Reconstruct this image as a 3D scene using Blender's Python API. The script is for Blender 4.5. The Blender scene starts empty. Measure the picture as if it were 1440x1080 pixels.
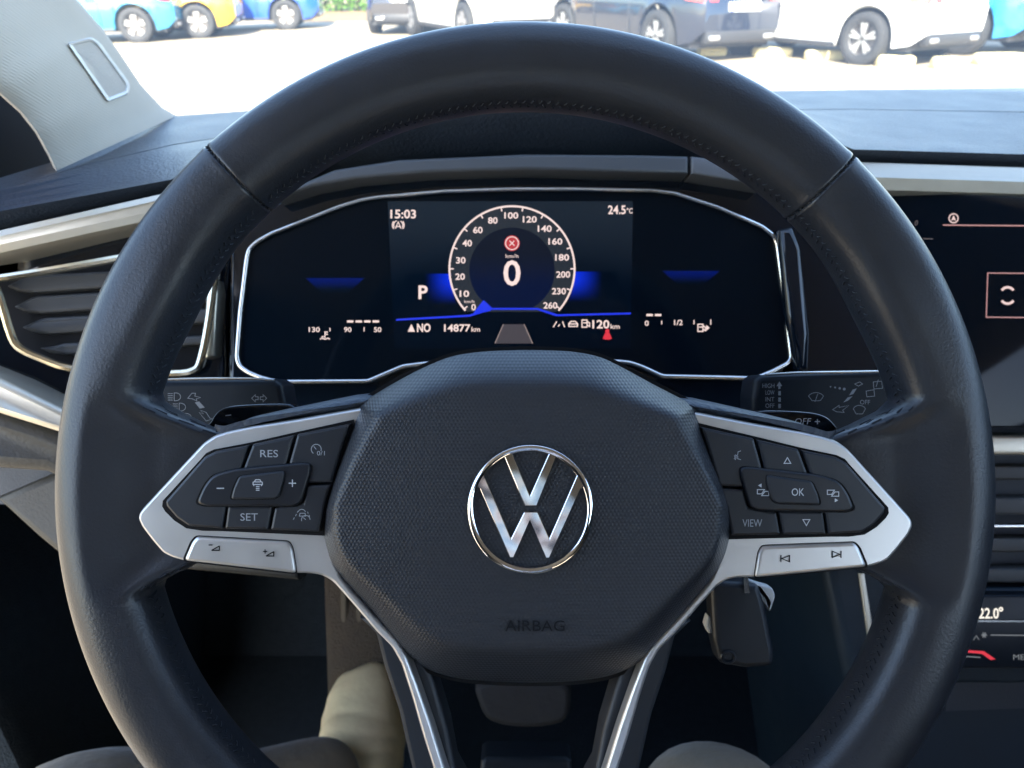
import bpy, bmesh, math, random
from mathutils import Vector, Matrix
from mathutils.bvhtree import BVHTree
random.seed(7)
R = math.radians
sc = bpy.context.scene
COL = sc.collection

# ------------------------------------------------------------------ camera
FPX, PITCH, CAMZ = 1067.0, R(28.65), 1.10
cam = bpy.data.objects.new('camera', bpy.data.cameras.new('camera'))
COL.objects.link(cam)
cam.location = (0, 0, CAMZ)
cam.rotation_euler = (R(90) - PITCH, 0, 0)
cam.data.sensor_width = 36.0
cam.data.lens = 36.0 * FPX / 1440.0
cam.data.clip_start, cam.data.clip_end = 0.02, 500
cam.data.dof.use_dof = True
cam.data.dof.focus_distance = 0.30
cam.data.dof.aperture_fstop = 18.0
sc.camera = cam
M = Matrix.Translation((0, 0, CAMZ)) @ Matrix.Rotation(R(90) - PITCH, 4, 'X')
MR = M.to_3x3()

# ------------------------------------------------------------------ world, sun, exposure
world = bpy.data.worlds.new('World'); sc.world = world; world.use_nodes = True
SUN_EL, SUN_AZ = R(36), R(184)          # azimuth clockwise from +Y : behind and to the left
nt = world.node_tree; nt.nodes.clear()
sky = nt.nodes.new('ShaderNodeTexSky'); sky.sky_type = 'NISHITA'; sky.sun_disc = False
sky.sun_elevation = SUN_EL; sky.sun_rotation = SUN_AZ
bg = nt.nodes.new('ShaderNodeBackground'); bg.inputs['Strength'].default_value = 0.11
wo = nt.nodes.new('ShaderNodeOutputWorld')
nt.links.new(sky.outputs[0], bg.inputs['Color']); nt.links.new(bg.outputs[0], wo.inputs[0])
sun = bpy.data.objects.new('sun', bpy.data.lights.new('sun', 'SUN')); COL.objects.link(sun)
sun.data.energy = 3.3; sun.data.angle = R(0.5); sun.data.color = (1, 0.93, 0.82)
sd = Vector((math.sin(SUN_AZ) * math.cos(SUN_EL), math.cos(SUN_AZ) * math.cos(SUN_EL), math.sin(SUN_EL)))
sun.rotation_euler = sd.to_track_quat('Z', 'Y').to_euler()
sc.view_settings.view_transform = 'Standard'; sc.view_settings.look = 'None'
sc.view_settings.gamma = 1; sc.view_settings.use_curve_mapping = False
EXPO = 3.2
sc.view_settings.exposure = EXPO
sc.cycles.use_denoising = True
sc.cycles.max_bounces = 10
sc.cycles.diffuse_bounces = 5
sc.cycles.transparent_max_bounces = 16
sc.cycles.sample_clamp_indirect = 4.0
sc.cycles.caustics_reflective = False
sc.cycles.caustics_refractive = False

# ------------------------------------------------------------------ materials
MATS = {}
def mat(name, col=(.5, .5, .5), rough=.5, metal=0.0, bump=None, spec=.5, coat=0.0, emit=None, est=0.0, var=0.0, vscale=30, sheen=0):
    if name in MATS: return MATS[name]
    m = bpy.data.materials.new(name); m.use_nodes = True
    n = m.node_tree.nodes; l = m.node_tree.links
    b = n['Principled BSDF']
    b.inputs['Base Color'].default_value = (*col, 1)
    b.inputs['Roughness'].default_value = rough
    b.inputs['Metallic'].default_value = metal
    b.inputs['Specular IOR Level'].default_value = spec
    b.inputs['Coat Weight'].default_value = coat
    b.inputs['Coat Roughness'].default_value = .04
    if sheen:
        b.inputs['Sheen Weight'].default_value = sheen
    if emit:
        b.inputs['Emission Color'].default_value = (*emit, 1)
        b.inputs['Emission Strength'].default_value = est
    tc = n.new('ShaderNodeTexCoord')
    if var:
        no = n.new('ShaderNodeTexNoise'); no.inputs['Scale'].default_value = vscale; no.inputs['Detail'].default_value = 5
        l.new(tc.outputs['Object'], no.inputs['Vector'])
        mx = n.new('ShaderNodeMix'); mx.data_type = 'RGBA'
        mx.inputs[6].default_value = (*[c * (1 - var) for c in col], 1)
        mx.inputs[7].default_value = (*[min(1, c * (1 + var)) for c in col], 1)
        l.new(no.outputs['Fac'], mx.inputs[0]); l.new(mx.outputs[2], b.inputs['Base Color'])
        mr = n.new('ShaderNodeMapRange'); mr.inputs[3].default_value = max(.02, rough * .85); mr.inputs[4].default_value = min(1, rough * 1.18)
        l.new(no.outputs['Fac'], mr.inputs[0]); l.new(mr.outputs[0], b.inputs['Roughness'])
    if bump:
        kind, scale, dist = bump
        bp = n.new('ShaderNodeBump'); bp.inputs['Strength'].default_value = 1.0; bp.inputs['Distance'].default_value = dist
        if kind == 'leather':
            v = n.new('ShaderNodeTexVoronoi'); v.inputs['Scale'].default_value = scale; v.feature = 'SMOOTH_F1'
            v2 = n.new('ShaderNodeTexNoise'); v2.inputs['Scale'].default_value = scale * 1.6; v2.inputs['Detail'].default_value = 3
            l.new(tc.outputs['Object'], v.inputs['Vector']); l.new(tc.outputs['Object'], v2.inputs['Vector'])
            ad = n.new('ShaderNodeMath'); ad.operation = 'ADD'
            l.new(v.outputs['Distance'], ad.inputs[0]); l.new(v2.outputs['Fac'], ad.inputs[1]); l.new(ad.outputs[0], bp.inputs['Height'])
        elif kind == 'noise':
            v = n.new('ShaderNodeTexNoise'); v.inputs['Scale'].default_value = scale; v.inputs['Detail'].default_value = 4
            l.new(tc.outputs['Object'], v.inputs['Vector']); l.new(v.outputs['Fac'], bp.inputs['Height'])
        elif kind in ('dots', 'weave'):
            sx = n.new('ShaderNodeSeparateXYZ'); l.new(tc.outputs['Object'], sx.inputs[0])
            k = 2 * math.pi / scale
            dirs = [(0, 1), (.866, .5), (.866, -.5)] if kind == 'dots' else [(.7, .7), (.7, -.7)]
            acc = None
            for (a, c) in dirs:
                m1 = n.new('ShaderNodeMath'); m1.operation = 'MULTIPLY'; m1.inputs[1].default_value = a * k; l.new(sx.outputs[0], m1.inputs[0])
                m2 = n.new('ShaderNodeMath'); m2.operation = 'MULTIPLY_ADD'; m2.inputs[1].default_value = c * k
                l.new(sx.outputs[1], m2.inputs[0]); l.new(m1.outputs[0], m2.inputs[2])
                co = n.new('ShaderNodeMath'); co.operation = 'COSINE'; l.new(m2.outputs[0], co.inputs[0])
                if acc is None: acc = co
                else:
                    a2 = n.new('ShaderNodeMath'); a2.operation = 'ADD'; l.new(acc.outputs[0], a2.inputs[0]); l.new(co.outputs[0], a2.inputs[1]); acc = a2
            l.new(acc.outputs[0], bp.inputs['Height'])
        l.new(bp.outputs[0], b.inputs['Normal'])
    MATS[name] = m
    return m

EM = 2 ** -EXPO        # so that a screen value of 1 renders as 1
leather = mat('leather', (.0205, .0230, .0285), .34, spec=.5, bump=('leather', 1000, .00006), var=.12, vscale=60)
hubplastic = mat('hub_plastic', (.0190, .0218, .028), .43, bump=('dots', .00122, .000034), var=.08, vscale=40)
plain_plastic = mat('plain_plastic', (.016, .020, .027), .45, bump=('noise', 1500, .00003), var=.1)
button_m = mat('button_plastic', (.0125, .0155, .0215), .40, bump=('noise', 2600, .00002), var=.08)
rocker_m = mat('rocker_plastic', (.009, .011, .016), .34, bump=('noise', 2600, .00001))
black_gap = mat('black_gap', (.004, .004, .005), .7, spec=.2)
silver = mat('satin_silver', (.66, .64, .62), .33, metal=.75, bump=('noise', 4000, .000008), var=.05, vscale=80)
silver_dash = mat('satin_silver_dash', (.58, .53, .43), .36, metal=.6, bump=('noise', 2500, .00002), var=.06, vscale=120)
chrome = mat('chrome', (.86, .86, .87), .05, metal=1.0)
chrome_soft = mat('chrome_soft', (.78, .77, .74), .2, metal=1.0)
gloss_black = mat('gloss_black', (.004, .007, .012), .06, spec=.5, var=.1)
glass_black = mat('screen_glass', (.002, .0045, .008), .05, spec=.13)
dash_soft = mat('dash_soft', (.028, .038, .056), .46, bump=('leather', 420, .0004), var=.12, vscale=25)
dash_hard = mat('dash_hard', (.018, .022, .030), .5, bump=('leather', 600, .00012), var=.12)
dash_beige = mat('dash_lower', (.040, .037, .031), .55, bump=('leather', 420, .0002), var=.15)
vent_m = mat('vent_plastic', (.036, .037, .038), .5, bump=('noise', 2000, .00002), var=.1)
dark_m = mat('dark_plastic', (.009, .017, .026), .5, spec=.3, bump=('noise', 900, .00005), var=.2)
carpet = mat('carpet', (.020, .028, .036), .95, bump=('noise', 500, .002), var=.35, vscale=90, spec=.1)
pillar_m = mat('pillar_fabric', (.53, .47, .39), .85, bump=('weave', .0015, .00003), var=.06, spec=.2)
pillar_smooth = mat('pillar_plastic', (.60, .58, .55), .5, var=.04)
grille_m = mat('speaker_mesh', (.45, .40, .345), .7, bump=('noise', 900, .0006), var=.06)
headliner_m = mat('headliner', (.30, .30, .30), .9, bump=('noise', 600, .0004), var=.06)
white_print = mat('white_print', (.55, .57, .60), .5)
grey_print = mat('grey_print', (.20, .21, .22), .5)
mid_print = mat('mid_print', (.34, .36, .39), .5)
dark_print = mat('dark_print', (.012, .012, .015), .6, spec=.1)
rubber = mat('rubber', (.02, .02, .021), .75, bump=('noise', 40, .003), var=.2)
thread_m = mat('thread', (.024, .028, .036), .7, spec=.2)
key_m = mat('key_plastic', (.010, .012, .016), .42, bump=('noise', 1500, .00002), var=.1)
def emis(name, col, s=1.0):
    return mat(name, (.01, .01, .01), .4, emit=col, est=s * EM)
e_white = emis('display_white', (1, .78, .74), 1.0)
e_dim = emis('display_dim', (1, .78, .74), .35)
e_blue = emis('display_blue', (.012, .04, 1.0), .85)
e_red = emis('display_red', (1, .04, .07), .75)
e_redw = emis('display_rose', (.85, .05, .06), .6)
e_warm = emis('climate_white', (1, .93, .82), 1.2)
e_road = emis('display_road', (.10, .085, .10), .6)
e_pink = emis('display_pink', (1, .5, .48), .6)

# ------------------------------------------------------------------ helpers
def V(px, py, d): return Vector(((px - 720) * d / FPX, (540 - py) * d / FPX, -d))
def W(px, py, d): return M @ V(px, py, d)
def ray(px, py): return MR @ Vector(((px - 720) / FPX, (540 - py) / FPX, -1))
def at_z(px, py, z):
    r = ray(px, py); s = (z - CAMZ) / r.z
    return Vector((0, 0, CAMZ)) + r * s
GS, GX = 0.02, 4.6
def gz(x): return GS * (x - GX)
def ground_hit(px, py):
    r = ray(px, py); s = (gz(0) - CAMZ) / (r.z - GS * r.x)
    return Vector((0, 0, CAMZ)) + r * s

OFF = {}
def tag(o, label=None, cat=None, group=None, kind=None):
    if label: o['label'] = label
    if cat: o['category'] = cat
    if group: o['group'] = group
    if kind: o['kind'] = kind
    return o
def thing(name, label, cat, c, group=None):
    """c: camera-frame origin. Its children are modelled in the camera-parallel frame."""
    o = bpy.data.objects.new(name, None); COL.objects.link(o); o.empty_display_size = .02
    o.matrix_world = Matrix.Translation(M @ c) @ MR.to_4x4()
    OFF[o.name] = c.copy()
    return tag(o, label, cat, group)
def wthing(name, label, cat, loc, rz=0, group=None):
    o = bpy.data.objects.new(name, None); COL.objects.link(o); o.empty_display_size = .1
    o.location = loc; o.rotation_euler = (0, 0, rz); OFF[o.name] = None
    return tag(o, label, cat, group)
def cap_sharp(me):
    """flat n-gon caps keep their flat normal; then they are cut into triangles"""
    bm = bmesh.new(); bm.from_mesh(me)
    big = [q for q in bm.faces if len(q.verts) > 6]
    for q in big:
        for e in q.edges: e.smooth = False
    if big: bmesh.ops.triangulate(bm, faces=big, ngon_method='EAR_CLIP')
    bm.to_mesh(me); bm.free()
def obj(name, verts, faces, m, parent=None, smooth=35, world=False):
    me = bpy.data.meshes.new(name)
    off = OFF.get(parent.name) if parent else None
    if off is not None: verts = [Vector(v) - off for v in verts]
    me.from_pydata([tuple(v) for v in verts], [], faces); me.validate()
    bm = bmesh.new(); bm.from_mesh(me); bmesh.ops.recalc_face_normals(bm, faces=bm.faces[:]); bm.to_mesh(me); bm.free()
    if smooth:
        me.shade_smooth(); me.set_sharp_from_angle(angle=R(smooth)); cap_sharp(me)
    for mm in (m if isinstance(m, (list, tuple)) else [m]): me.materials.append(mm)
    o = bpy.data.objects.new(name, me); COL.objects.link(o)
    if parent: o.parent = parent
    OFF[o.name] = off
    return o
class MB:
    def __init__(s): s.v = []; s.f = []
    def add(s, v, f):
        n = len(s.v); s.v += [Vector(a) for a in v]; s.f += [tuple(i + n for i in a) for a in f]; return s
    def build(s, name, m, parent=None, smooth=35): return obj(name, s.v, s.f, m, parent, smooth)

def area(p): return sum(p[i][0] * p[(i + 1) % len(p)][1] - p[(i + 1) % len(p)][0] * p[i][1] for i in range(len(p))) / 2
def inset2(p, b):
    n = len(p); s = 1 if area(p) > 0 else -1; out = []
    for i in range(n):
        a, c, e = Vector(p[i - 1]), Vector(p[i]), Vector(p[(i + 1) % n])
        d1 = (c - a); d2 = (e - c)
        if d1.length < 1e-9: d1 = d2
        if d2.length < 1e-9: d2 = d1
        d1.normalize(); d2.normalize()
        n1 = Vector((-d1.y, d1.x)) * s; n2 = Vector((-d2.y, d2.x)) * s
        k = max(.35, 1 + n1.dot(n2))
        out.append(c + (n1 + n2) * (b / k))
    return out
def round_poly(p, r, n=5):
    """p in px, rounded corners of radius r px"""
    out = []; N = len(p)
    for i in range(N):
        a, c, e = Vector(p[i - 1][:2]), Vector(p[i][:2]), Vector(p[(i + 1) % N][:2])
        u = a - c; w = e - c; lu, lw = u.length, w.length; u.normalize(); w.normalize()
        t = min(r, lu * .45, lw * .45)
        A, B = c + u * t, c + w * t
        for k in range(n + 1):
            s = k / n
            out.append(tuple(A * (1 - s) ** 2 + c * 2 * s * (1 - s) + B * s * s))
    return out
def smooth_poly(p, n=4, closed=True):
    out = []; N = len(p)
    for i in range(N if closed else N - 1):
        g = (lambda k: Vector(p[k % N])) if closed else (lambda k: Vector(p[max(0, min(N - 1, k))]))
        p0, p1, p2, p3 = g(i - 1), g(i), g(i + 1), g(i + 2)
        for k in range(n):
            t = k / n
            out.append(tuple(.5 * (2 * p1 + (p2 - p0) * t + (2 * p0 - 5 * p1 + 4 * p2 - p3) * t * t + (3 * p1 - p0 - 3 * p2 + p3) * t ** 3)))
    if not closed: out.append(tuple(p[-1]))
    return out
def prism(poly, d, thick, bev=0.0, bd=None, seg=3, r=0.0):
    """solid whose front faces the driver: px outline, depth d (number or f(px,py)), all in the camera-parallel frame.
    r: corner radius in px; every ring is inset from the sharp outline and rounded afterwards"""
    df = d if callable(d) else (lambda x, y: d)
    raw = [tuple(q[:2]) for q in poly]
    base = [V(x, y, df(x, y)) for x, y in raw]
    if area(base) < 0: base.reverse(); raw.reverse()
    xy = [Vector((v.x, v.y)) for v in base]; z0 = [v.z for v in base]
    dm = -sum(z0) / len(z0); rm = r * dm / FPX
    if bd is None: bd = bev
    if r: z0 = [z for z in z0 for _ in range(6)]
    def ring(ins, dz):
        q = inset2(xy, ins) if ins else xy
        if r: q = [Vector(p) for p in round_poly(q, max(rm - ins, rm * .3), 5)]
        return [Vector((q[i][0], q[i][1], z0[i] - dz)) for i in range(len(q))]
    rings = [ring(0, thick)]
    if bev:
        for k in range(seg + 1):
            a = k / seg * math.pi / 2
            rings.append(ring(bev * (1 - math.cos(a)), bd * (1 - math.sin(a))))
    else: rings.append(ring(0, 0))
    v = [p for q in rings for p in q]; n = len(rings[0]); f = []
    for k in range(len(rings) - 1):
        for i in range(n):
            j = (i + 1) % n; f.append((k * n + i, k * n + j, (k + 1) * n + j, (k + 1) * n + i))
    f.append(tuple(reversed(range(n)))); f.append(tuple((len(rings) - 1) * n + i for i in range(n)))
    return v, f
def slab(name, poly, d, thick, m, parent, bev=0, bd=None, r=0, seg=3, smooth=35):
    v, f = prism(poly, d, thick, bev, bd, seg, r)
    return obj(name, v, f, m, parent, smooth)
def tube(path, rad, closed=False, n=8, flat=1.0):
    path = [Vector(p) for p in path]; N = len(path); v = []; f = []
    for i in range(N):
        a = path[i - 1] if (i or closed) else path[i]; c = path[(i + 1) % N] if (i < N - 1 or closed) else path[i]
        t = (c - a).normalized(); up = Vector((0, 0, 1))
        if abs(t.dot(up)) > .95: up = Vector((0, 1, 0))
        s = t.cross(up).normalized(); u = s.cross(t)
        rr = rad[i] if isinstance(rad, (list, tuple)) else rad
        for k in range(n):
            an = 2 * math.pi * k / n
            v.append(path[i] + s * (rr * math.cos(an)) + u * (rr * flat * math.sin(an)))
    for i in range(N if closed else N - 1):
        j = (i + 1) % N
        for k in range(n):
            l = (k + 1) % n; f.append((i * n + k, i * n + l, j * n + l, j * n + k))
    if not closed:
        f.append(tuple(reversed(range(n)))); f.append(tuple((N - 1) * n + k for k in range(n)))
    return v, f
def pt(p, d): return [V(x, y, d) for x, y in p]
def strokes(lines, w, d, closed=False):
    """flat printed strokes: px polylines, width px"""
    mb = MB()
    for li in lines:
        li = [Vector(p) for p in li]; n = len(li); cl = closed or (n > 2 and (li[0] - li[-1]).length < 1e-6)
        if cl and (li[0] - li[-1]).length < 1e-6: li = li[:-1]; n -= 1
        a, b = [], []
        for i in range(n):
            p = li[i - 1] if (i or cl) else li[i]; q = li[(i + 1) % n] if (i < n - 1 or cl) else li[i]
            d1 = (li[i] - p); d2 = (q - li[i])
            if d1.length < 1e-9: d1 = d2
            if d2.length < 1e-9: d2 = d1
            d1.normalize(); d2.normalize()
            n1 = Vector((-d1.y, d1.x)); n2 = Vector((-d2.y, d2.x)); k = max(.4, 1 + n1.dot(n2))
            o = (n1 + n2) * (w / 2 / k)
            a.append(li[i] + o); b.append(li[i] - o)
        v = [V(p.x, p.y, d) for p in a + b]
        f = [(i, (i + 1) % n, n + (i + 1) % n, n + i) for i in range(n if cl else n - 1)]
        mb.add(v, f)
    return mb
def fill(mb, poly, d):
    n = len(poly); mb.add([V(x, y, d) for x, y in poly], [tuple(range(n))]); return mb
def arc(cx, cy, r, a0, a1, n=24, ry=None):
    ry = ry or r
    return [(cx + r * math.cos(R(a0 + (a1 - a0) * i / n)), cy - ry * math.sin(R(a0 + (a1 - a0) * i / n))) for i in range(n + 1)]
_fc = {}
def glyphs(s, bold=0.0):
    if (s, bold) in _fc: return _fc[(s, bold)]
    cu = bpy.data.curves.new('lettering', 'FONT'); cu.body = s; cu.size = 1; cu.align_x = 'CENTER'; cu.resolution_u = 3; cu.offset = bold
    o = bpy.data.objects.new('lettering', cu); COL.objects.link(o)
    dg = bpy.context.evaluated_depsgraph_get(); dg.update()
    me = bpy.data.meshes.new_from_object(o.evaluated_get(dg))
    v = [x.co.copy() for x in me.vertices]; f = [tuple(p.vertices) for p in me.polygons]
    bpy.data.objects.remove(o); bpy.data.curves.remove(cu); bpy.data.meshes.remove(me)
    _fc[(s, bold)] = (v, f); return v, f
_H = glyphs('H'); CAP = max(p.y for p in _H[0]) - min(p.y for p in _H[0])
def letters(mb, s, px, py, h, d, w=None, bold=0.012, slant=0, rot=0, dz=0):
    """text centred on px,py with cap height h px (and optional total width w px)"""
    v, f = glyphs(s, bold)
    x0, x1 = min(p.x for p in v), max(p.x for p in v)
    k = h / CAP; kx = (w / (x1 - x0)) if w else k
    cx = (x0 + x1) / 2; cr, sr = math.cos(R(rot)), math.sin(R(rot)); out = []
    for p in v:
        X = (p.x - cx) * kx; Y = p.y * k - h / 2; X += slant * Y
        X, Y = X * cr - Y * sr, X * sr + Y * cr
        q = V(px + X, py - Y, d); q.z += dz; out.append(q)
    mb.add(out, f); return mb
def text(s, px, py, h, d, m, parent, name='lettering', **k):
    return letters(MB(), s, px, py, h, d, **k).build(name, m, parent, 0)
def boxw(mb, lo, hi):
    x0, y0, z0 = lo; x1, y1, z1 = hi
    mb.add([(x0, y0, z0), (x1, y0, z0), (x1, y1, z0), (x0, y1, z0), (x0, y0, z1), (x1, y0, z1), (x1, y1, z1), (x0, y1, z1)],
           [(0, 3, 2, 1), (4, 5, 6, 7), (0, 1, 5, 4), (1, 2, 6, 5), (2, 3, 7, 6), (3, 0, 4, 7)]); return mb
def bevel(o, w, seg=2, ang=40):
    bm = bmesh.new(); bm.from_mesh(o.data)
    e = [x for x in bm.edges if len(x.link_faces) == 2 and x.calc_face_angle(0) > R(ang)]
    bmesh.ops.bevel(bm, geom=e, offset=w, segments=seg, affect='EDGES', profile=.5, clamp_overlap=True)
    bm.to_mesh(o.data); bm.free(); o.data.shade_smooth(); o.data.set_sharp_from_angle(angle=R(35)); return o
def grid(rows, close=False):
    v = [p for r in rows for p in r]; n = len(rows[0]); f = []
    for i in range(len(rows) - 1):
        for j in range(n if close else n - 1):
            k = (j + 1) % n; f.append((i * n + j, i * n + k, (i + 1) * n + k, (i + 1) * n + j))
    return v, f
def sstep(a, b, x):
    t = max(0, min(1, (x - a) / (b - a))); return t * t * (3 - 2 * t)
def interp(xs, ys, x):
    if x <= xs[0]: return ys[0]
    for i in range(len(xs) - 1):
        if x <= xs[i + 1]: return ys[i] + (ys[i + 1] - ys[i]) * (x - xs[i]) / (xs[i + 1] - xs[i])
    return ys[-1]
def solidify(v, f, n):
    """give an open sheet real thickness along vector n"""
    N = len(v); ed = {}
    for q in f:
        for i in range(len(q)):
            a, b = q[i], q[(i + 1) % len(q)]
            ed[(a, b)] = ed.get((a, b), 0) + 1
    v2 = list(v) + [Vector(p) + n for p in v]
    f2 = list(f) + [tuple(i + N for i in reversed(q)) for q in f]
    for (a, b) in ed:
        if (b, a) not in ed: f2.append((b, a, a + N, b + N))
    return v2, f2

# ================================================================== THE PLACE: ground, cabin shell, dashboard
asphalt = mat('asphalt_pale', (.33, .27, .185), .9, bump=('noise', 30, .004), var=.28, vscale=.9)
g = []
for i in range(9):
    g.append([Vector((-90 + 22.5 * j, -60 + 30 * i, gz(-90 + 22.5 * j))) for j in range(9)])
v, f = grid(g); tag(obj('ground', v, f, asphalt), 'pale sunlit asphalt of the car park', None, None, 'structure')
# --- dashboard
D0 = V(740, 400, .52)
dash = thing('dashboard', 'dark dashboard behind the wheel with grained top, satin silver strips and glossy black panel', 'dashboard', D0)
cols = [-250, 0, 120, 243, 320, 400, 480, 560, 650, 740, 820, 900, 980, 1060, 1130, 1200, 1320, 1440, 1800]
kx = [-250, 0, 120, 243, 400, 560, 740, 900, 1060, 1200, 1440, 1800]
A = [262, 250, 214, 163, 152, 142, 135, 131, 128, 126, 123, 121]
B = [300, 268, 232, 204, 180, 168, 160, 157, 155, 154, 158, 164]
C = [330, 292, 270, 247, 165, 110, 95, 105, 150, 205, 212, 223]
Dd = [355, 318, 291, 262, 235, 219, 213, 214, 221, 222, 230, 242]
Cd = [.44, .46, .475, .49, .47, .46, .46, .46, .48, .54, .56, .58]
def cz(px, py, z):
    r = ray(px, py); return V(px, py, (z - CAMZ) / r.z)
rA = [cz(x, interp(kx, A, x), .975) for x in cols]
rB = [cz(x, interp(kx, B, x), .979) for x in cols]
rC = [V(x, interp(kx, C, x), interp(kx, Cd, x) + .012) for x in cols]
rC2 = [V(x, interp(kx, C, x) + 5, interp(kx, Cd, x) + .002) for x in cols]
rD = [V(x, interp(kx, Dd, x), interp(kx, Cd, x) + .012 + .05 * sstep(280, 420, x) * (1 - sstep(1060, 1180, x))) for x in cols]
def mixr(a, b, t): return [p.lerp(q, t) for p, q in zip(a, b)]
rAdn = [p + MR.transposed() @ Vector((0, .02, -.10)) for p in rA]
upv = MR.transposed() @ Vector((0, 0, 1))
rBa = [p + upv * .0000 for p in mixr(rB, rA, .02)]
rBg = [p - upv * .006 for p in mixr(rB, rA, .012)]
v, f = grid([rAdn, rA, mixr(rA, rBa, .5), rBa, rBg]); obj('dash_top', v, f, dash_soft, dash, 50)
v, f = grid([rBg, rB, mixr(rB, rC, .33), mixr(rB, rC, .66), mixr(rB, rC, .93), rC, rC2, mixr(rC2, rD, .5), rD, [p + Vector((0, 0, -.05)) for p in rD]])
dpad = obj('dash_pad', v, f, dash_soft, dash, 50)
# body behind everything, with an underside
def dbody(px, py): return interp([-300, 300, 1150, 1900], [.56, .565, .585, .62], px)
slab('dash_body', [(-330, 345), (60, 300), (300, 252), (560, 225), (900, 222), (1200, 236), (1900, 250), (1900, 980), (1330, 1000), (1330, 800), (420, 800), (230, 770), (60, 712), (-330, 690)],
     dbody, .22, dash_hard, dash)
# silver strip on the right: upper bevel + face
def dstrip(px, py): return .545 + (px - 1200) * .00005 - (py - 222) * .0001
slab('silver_strip', [(1170, 219), (1440, 228), (1900, 246), (1900, 294), (1440, 277), (1170, 270)], dstrip, .04, silver_dash, dash, bev=.011, bd=.012, seg=2)
# silver strip left : bevel and face
def dleft(px, py): return .455 + max(0, px) * .00012
slab('silver_strip', [(-300, 384), (0, 318), (232, 266), (330, 244), (330, 285), (0, 358), (-300, 424)], dleft, .05, silver_dash, dash, bev=.006, bd=.008, seg=2)
slab('silver_strip', [(-300, 395), (0, 533), (92, 578), (240, 640), (240, 672), (84, 609), (0, 583), (-300, 470)], lambda x, y: .45 + max(0, x) * .0001, .05, silver_dash, dash, bev=.004)
slab('lower_pad', [(-300, 470), (0, 580), (84, 606), (240, 668), (420, 760), (420, 800), (230, 752), (60, 664), (0, 660), (-300, 640)], lambda x, y: .47 + max(0, x) * .0001, .09, dash_beige, dash, bev=.008, seg=4)
slab('knee_panel', [(-10, 700), (84, 660), (240, 745), (420, 798), (420, 818), (230, 800), (85, 784), (50, 755)], .53, .05, dash_beige, dash, bev=.006)
# black gloss surround around vent and cluster
slab('gloss_panel', [(-300, 424), (0, 356), (330, 284), (320, 420), (318, 600), (240, 640), (92, 577), (0, 530), (-300, 395)],
     lambda x, y: .478 + max(-300, x) * .0001, .05, gloss_black, dash, bev=.003, seg=3)
slab('gloss_panel', [(322, 300), (392, 279), (440, 262), (500, 251), (600, 243), (740, 239), (900, 240), (970, 244), (1072, 262), (1180, 300), (1246, 420), (1250, 500), (1250, 640), (1100, 650), (900, 600), (600, 600), (380, 640), (318, 640)],
     .502, .05, gloss_black, dash, bev=.004, seg=3)
slab('hood_strip', [(386, 279), (430, 255), (470, 238), (560, 224), (740, 216), (900, 217), (968, 219), (968, 244), (740, 238), (600, 242), (500, 251), (440, 262)], .482, .03, mat('hood_trim', (.06, .066, .075), .42), dash, bev=.002)
slab('hood_strip', [(972, 219), (1010, 223), (1045, 235), (1076, 261), (972, 244)], .482, .03, mat('hood_grey', (.10, .105, .115), .4), dash, bev=.002)
# angular glossy wedge right of the cluster
slab('gloss_wedge', [(1096, 322), (1116, 318), (1128, 350), (1140, 470), (1138, 520), (1122, 524), (1108, 440)], .487, .02, gloss_black, dash, bev=.004)
# right: screen lower strip and slatted panel below it (the vent itself is a thing)
slab('silver_strip', [(1340, 612), (1900, 612), (1900, 640), (1340, 640)], .565, .05, silver_dash, dash, bev=.003)
slab('console_panel', [(1300, 828), (1900, 828), (1900, 962), (1300, 962)], .575, .05, dark_m, dash, bev=.004)
slab('console_lower', [(1150, 760), (1330, 760), (1330, 962), (1900, 962), (1900, 1400), (1250, 1400), (1192, 965)], .60, .3, dark_m, dash, bev=.01)
slab('console_edge_strip', [(1208, 806), (1216, 806), (1226, 868), (1236, 960), (1230, 960), (1217, 870)], .598, .006, silver_dash, dash, bev=.001)

# --- left air vent
def z6(x, y): return (x / 2.842, 240 + y / 2.842)
vent = thing('air_vent', 'dark slatted air vent with thin chrome surround left of the wheel', 'air vent', V(150, 450, .47))
DV = lambda x, y: .462 + max(0, x) * .0001
ring = smooth_poly([(-40, 398), (60, 382), (162, 364), (290, 341), (303, 346), (303, 380), (294, 450), (283, 505), (272, 521), (240, 525), (170, 523), (100, 518), (60, 505), (30, 491), (17, 474), (2, 425), (-10, 400)], 3)
ring = [p for p in ring if p[0] > -60]
slab('housing', inset2([Vector(p) for p in ring], 0) , lambda x, y: DV(x, y) + .0125, .01, black_gap, vent)
v, f = tube([V(x, y, DV(x, y)) for x, y in ring], .0025, True, 8); obj('chrome_ring', v, f, mat('vent_chrome', (.84, .74, .54), .2, metal=1.0), vent)
for (x0, y, x1, hh) in ((6, 410, 300, 24), (16, 439, 298, 24), (27, 468, 294, 22), (52, 497, 288, 15)):
    k_ = (x1 - x0) * .05
    slab('slat', [(x0, y - 8), (x0 + 24, y - hh + 3), (x0 + 34, y - hh), (x1, y - hh - k_), (x1, y - k_), (x0 + 40, y + 3), (x0 + 16, y)], lambda x, y: DV(x, y) + .008, .02, vent_m, vent, bev=.0022, bd=.004, seg=3, r=3)
slab('strip_housing', [(290, 404), (303, 393), (306, 410), (300, 500), (288, 505), (284, 495)], DV(300, 0) + .004, .02, mat('vent_side_metal', (.72, .66, .52), .3, metal=.8), vent, bev=.002)

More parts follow.
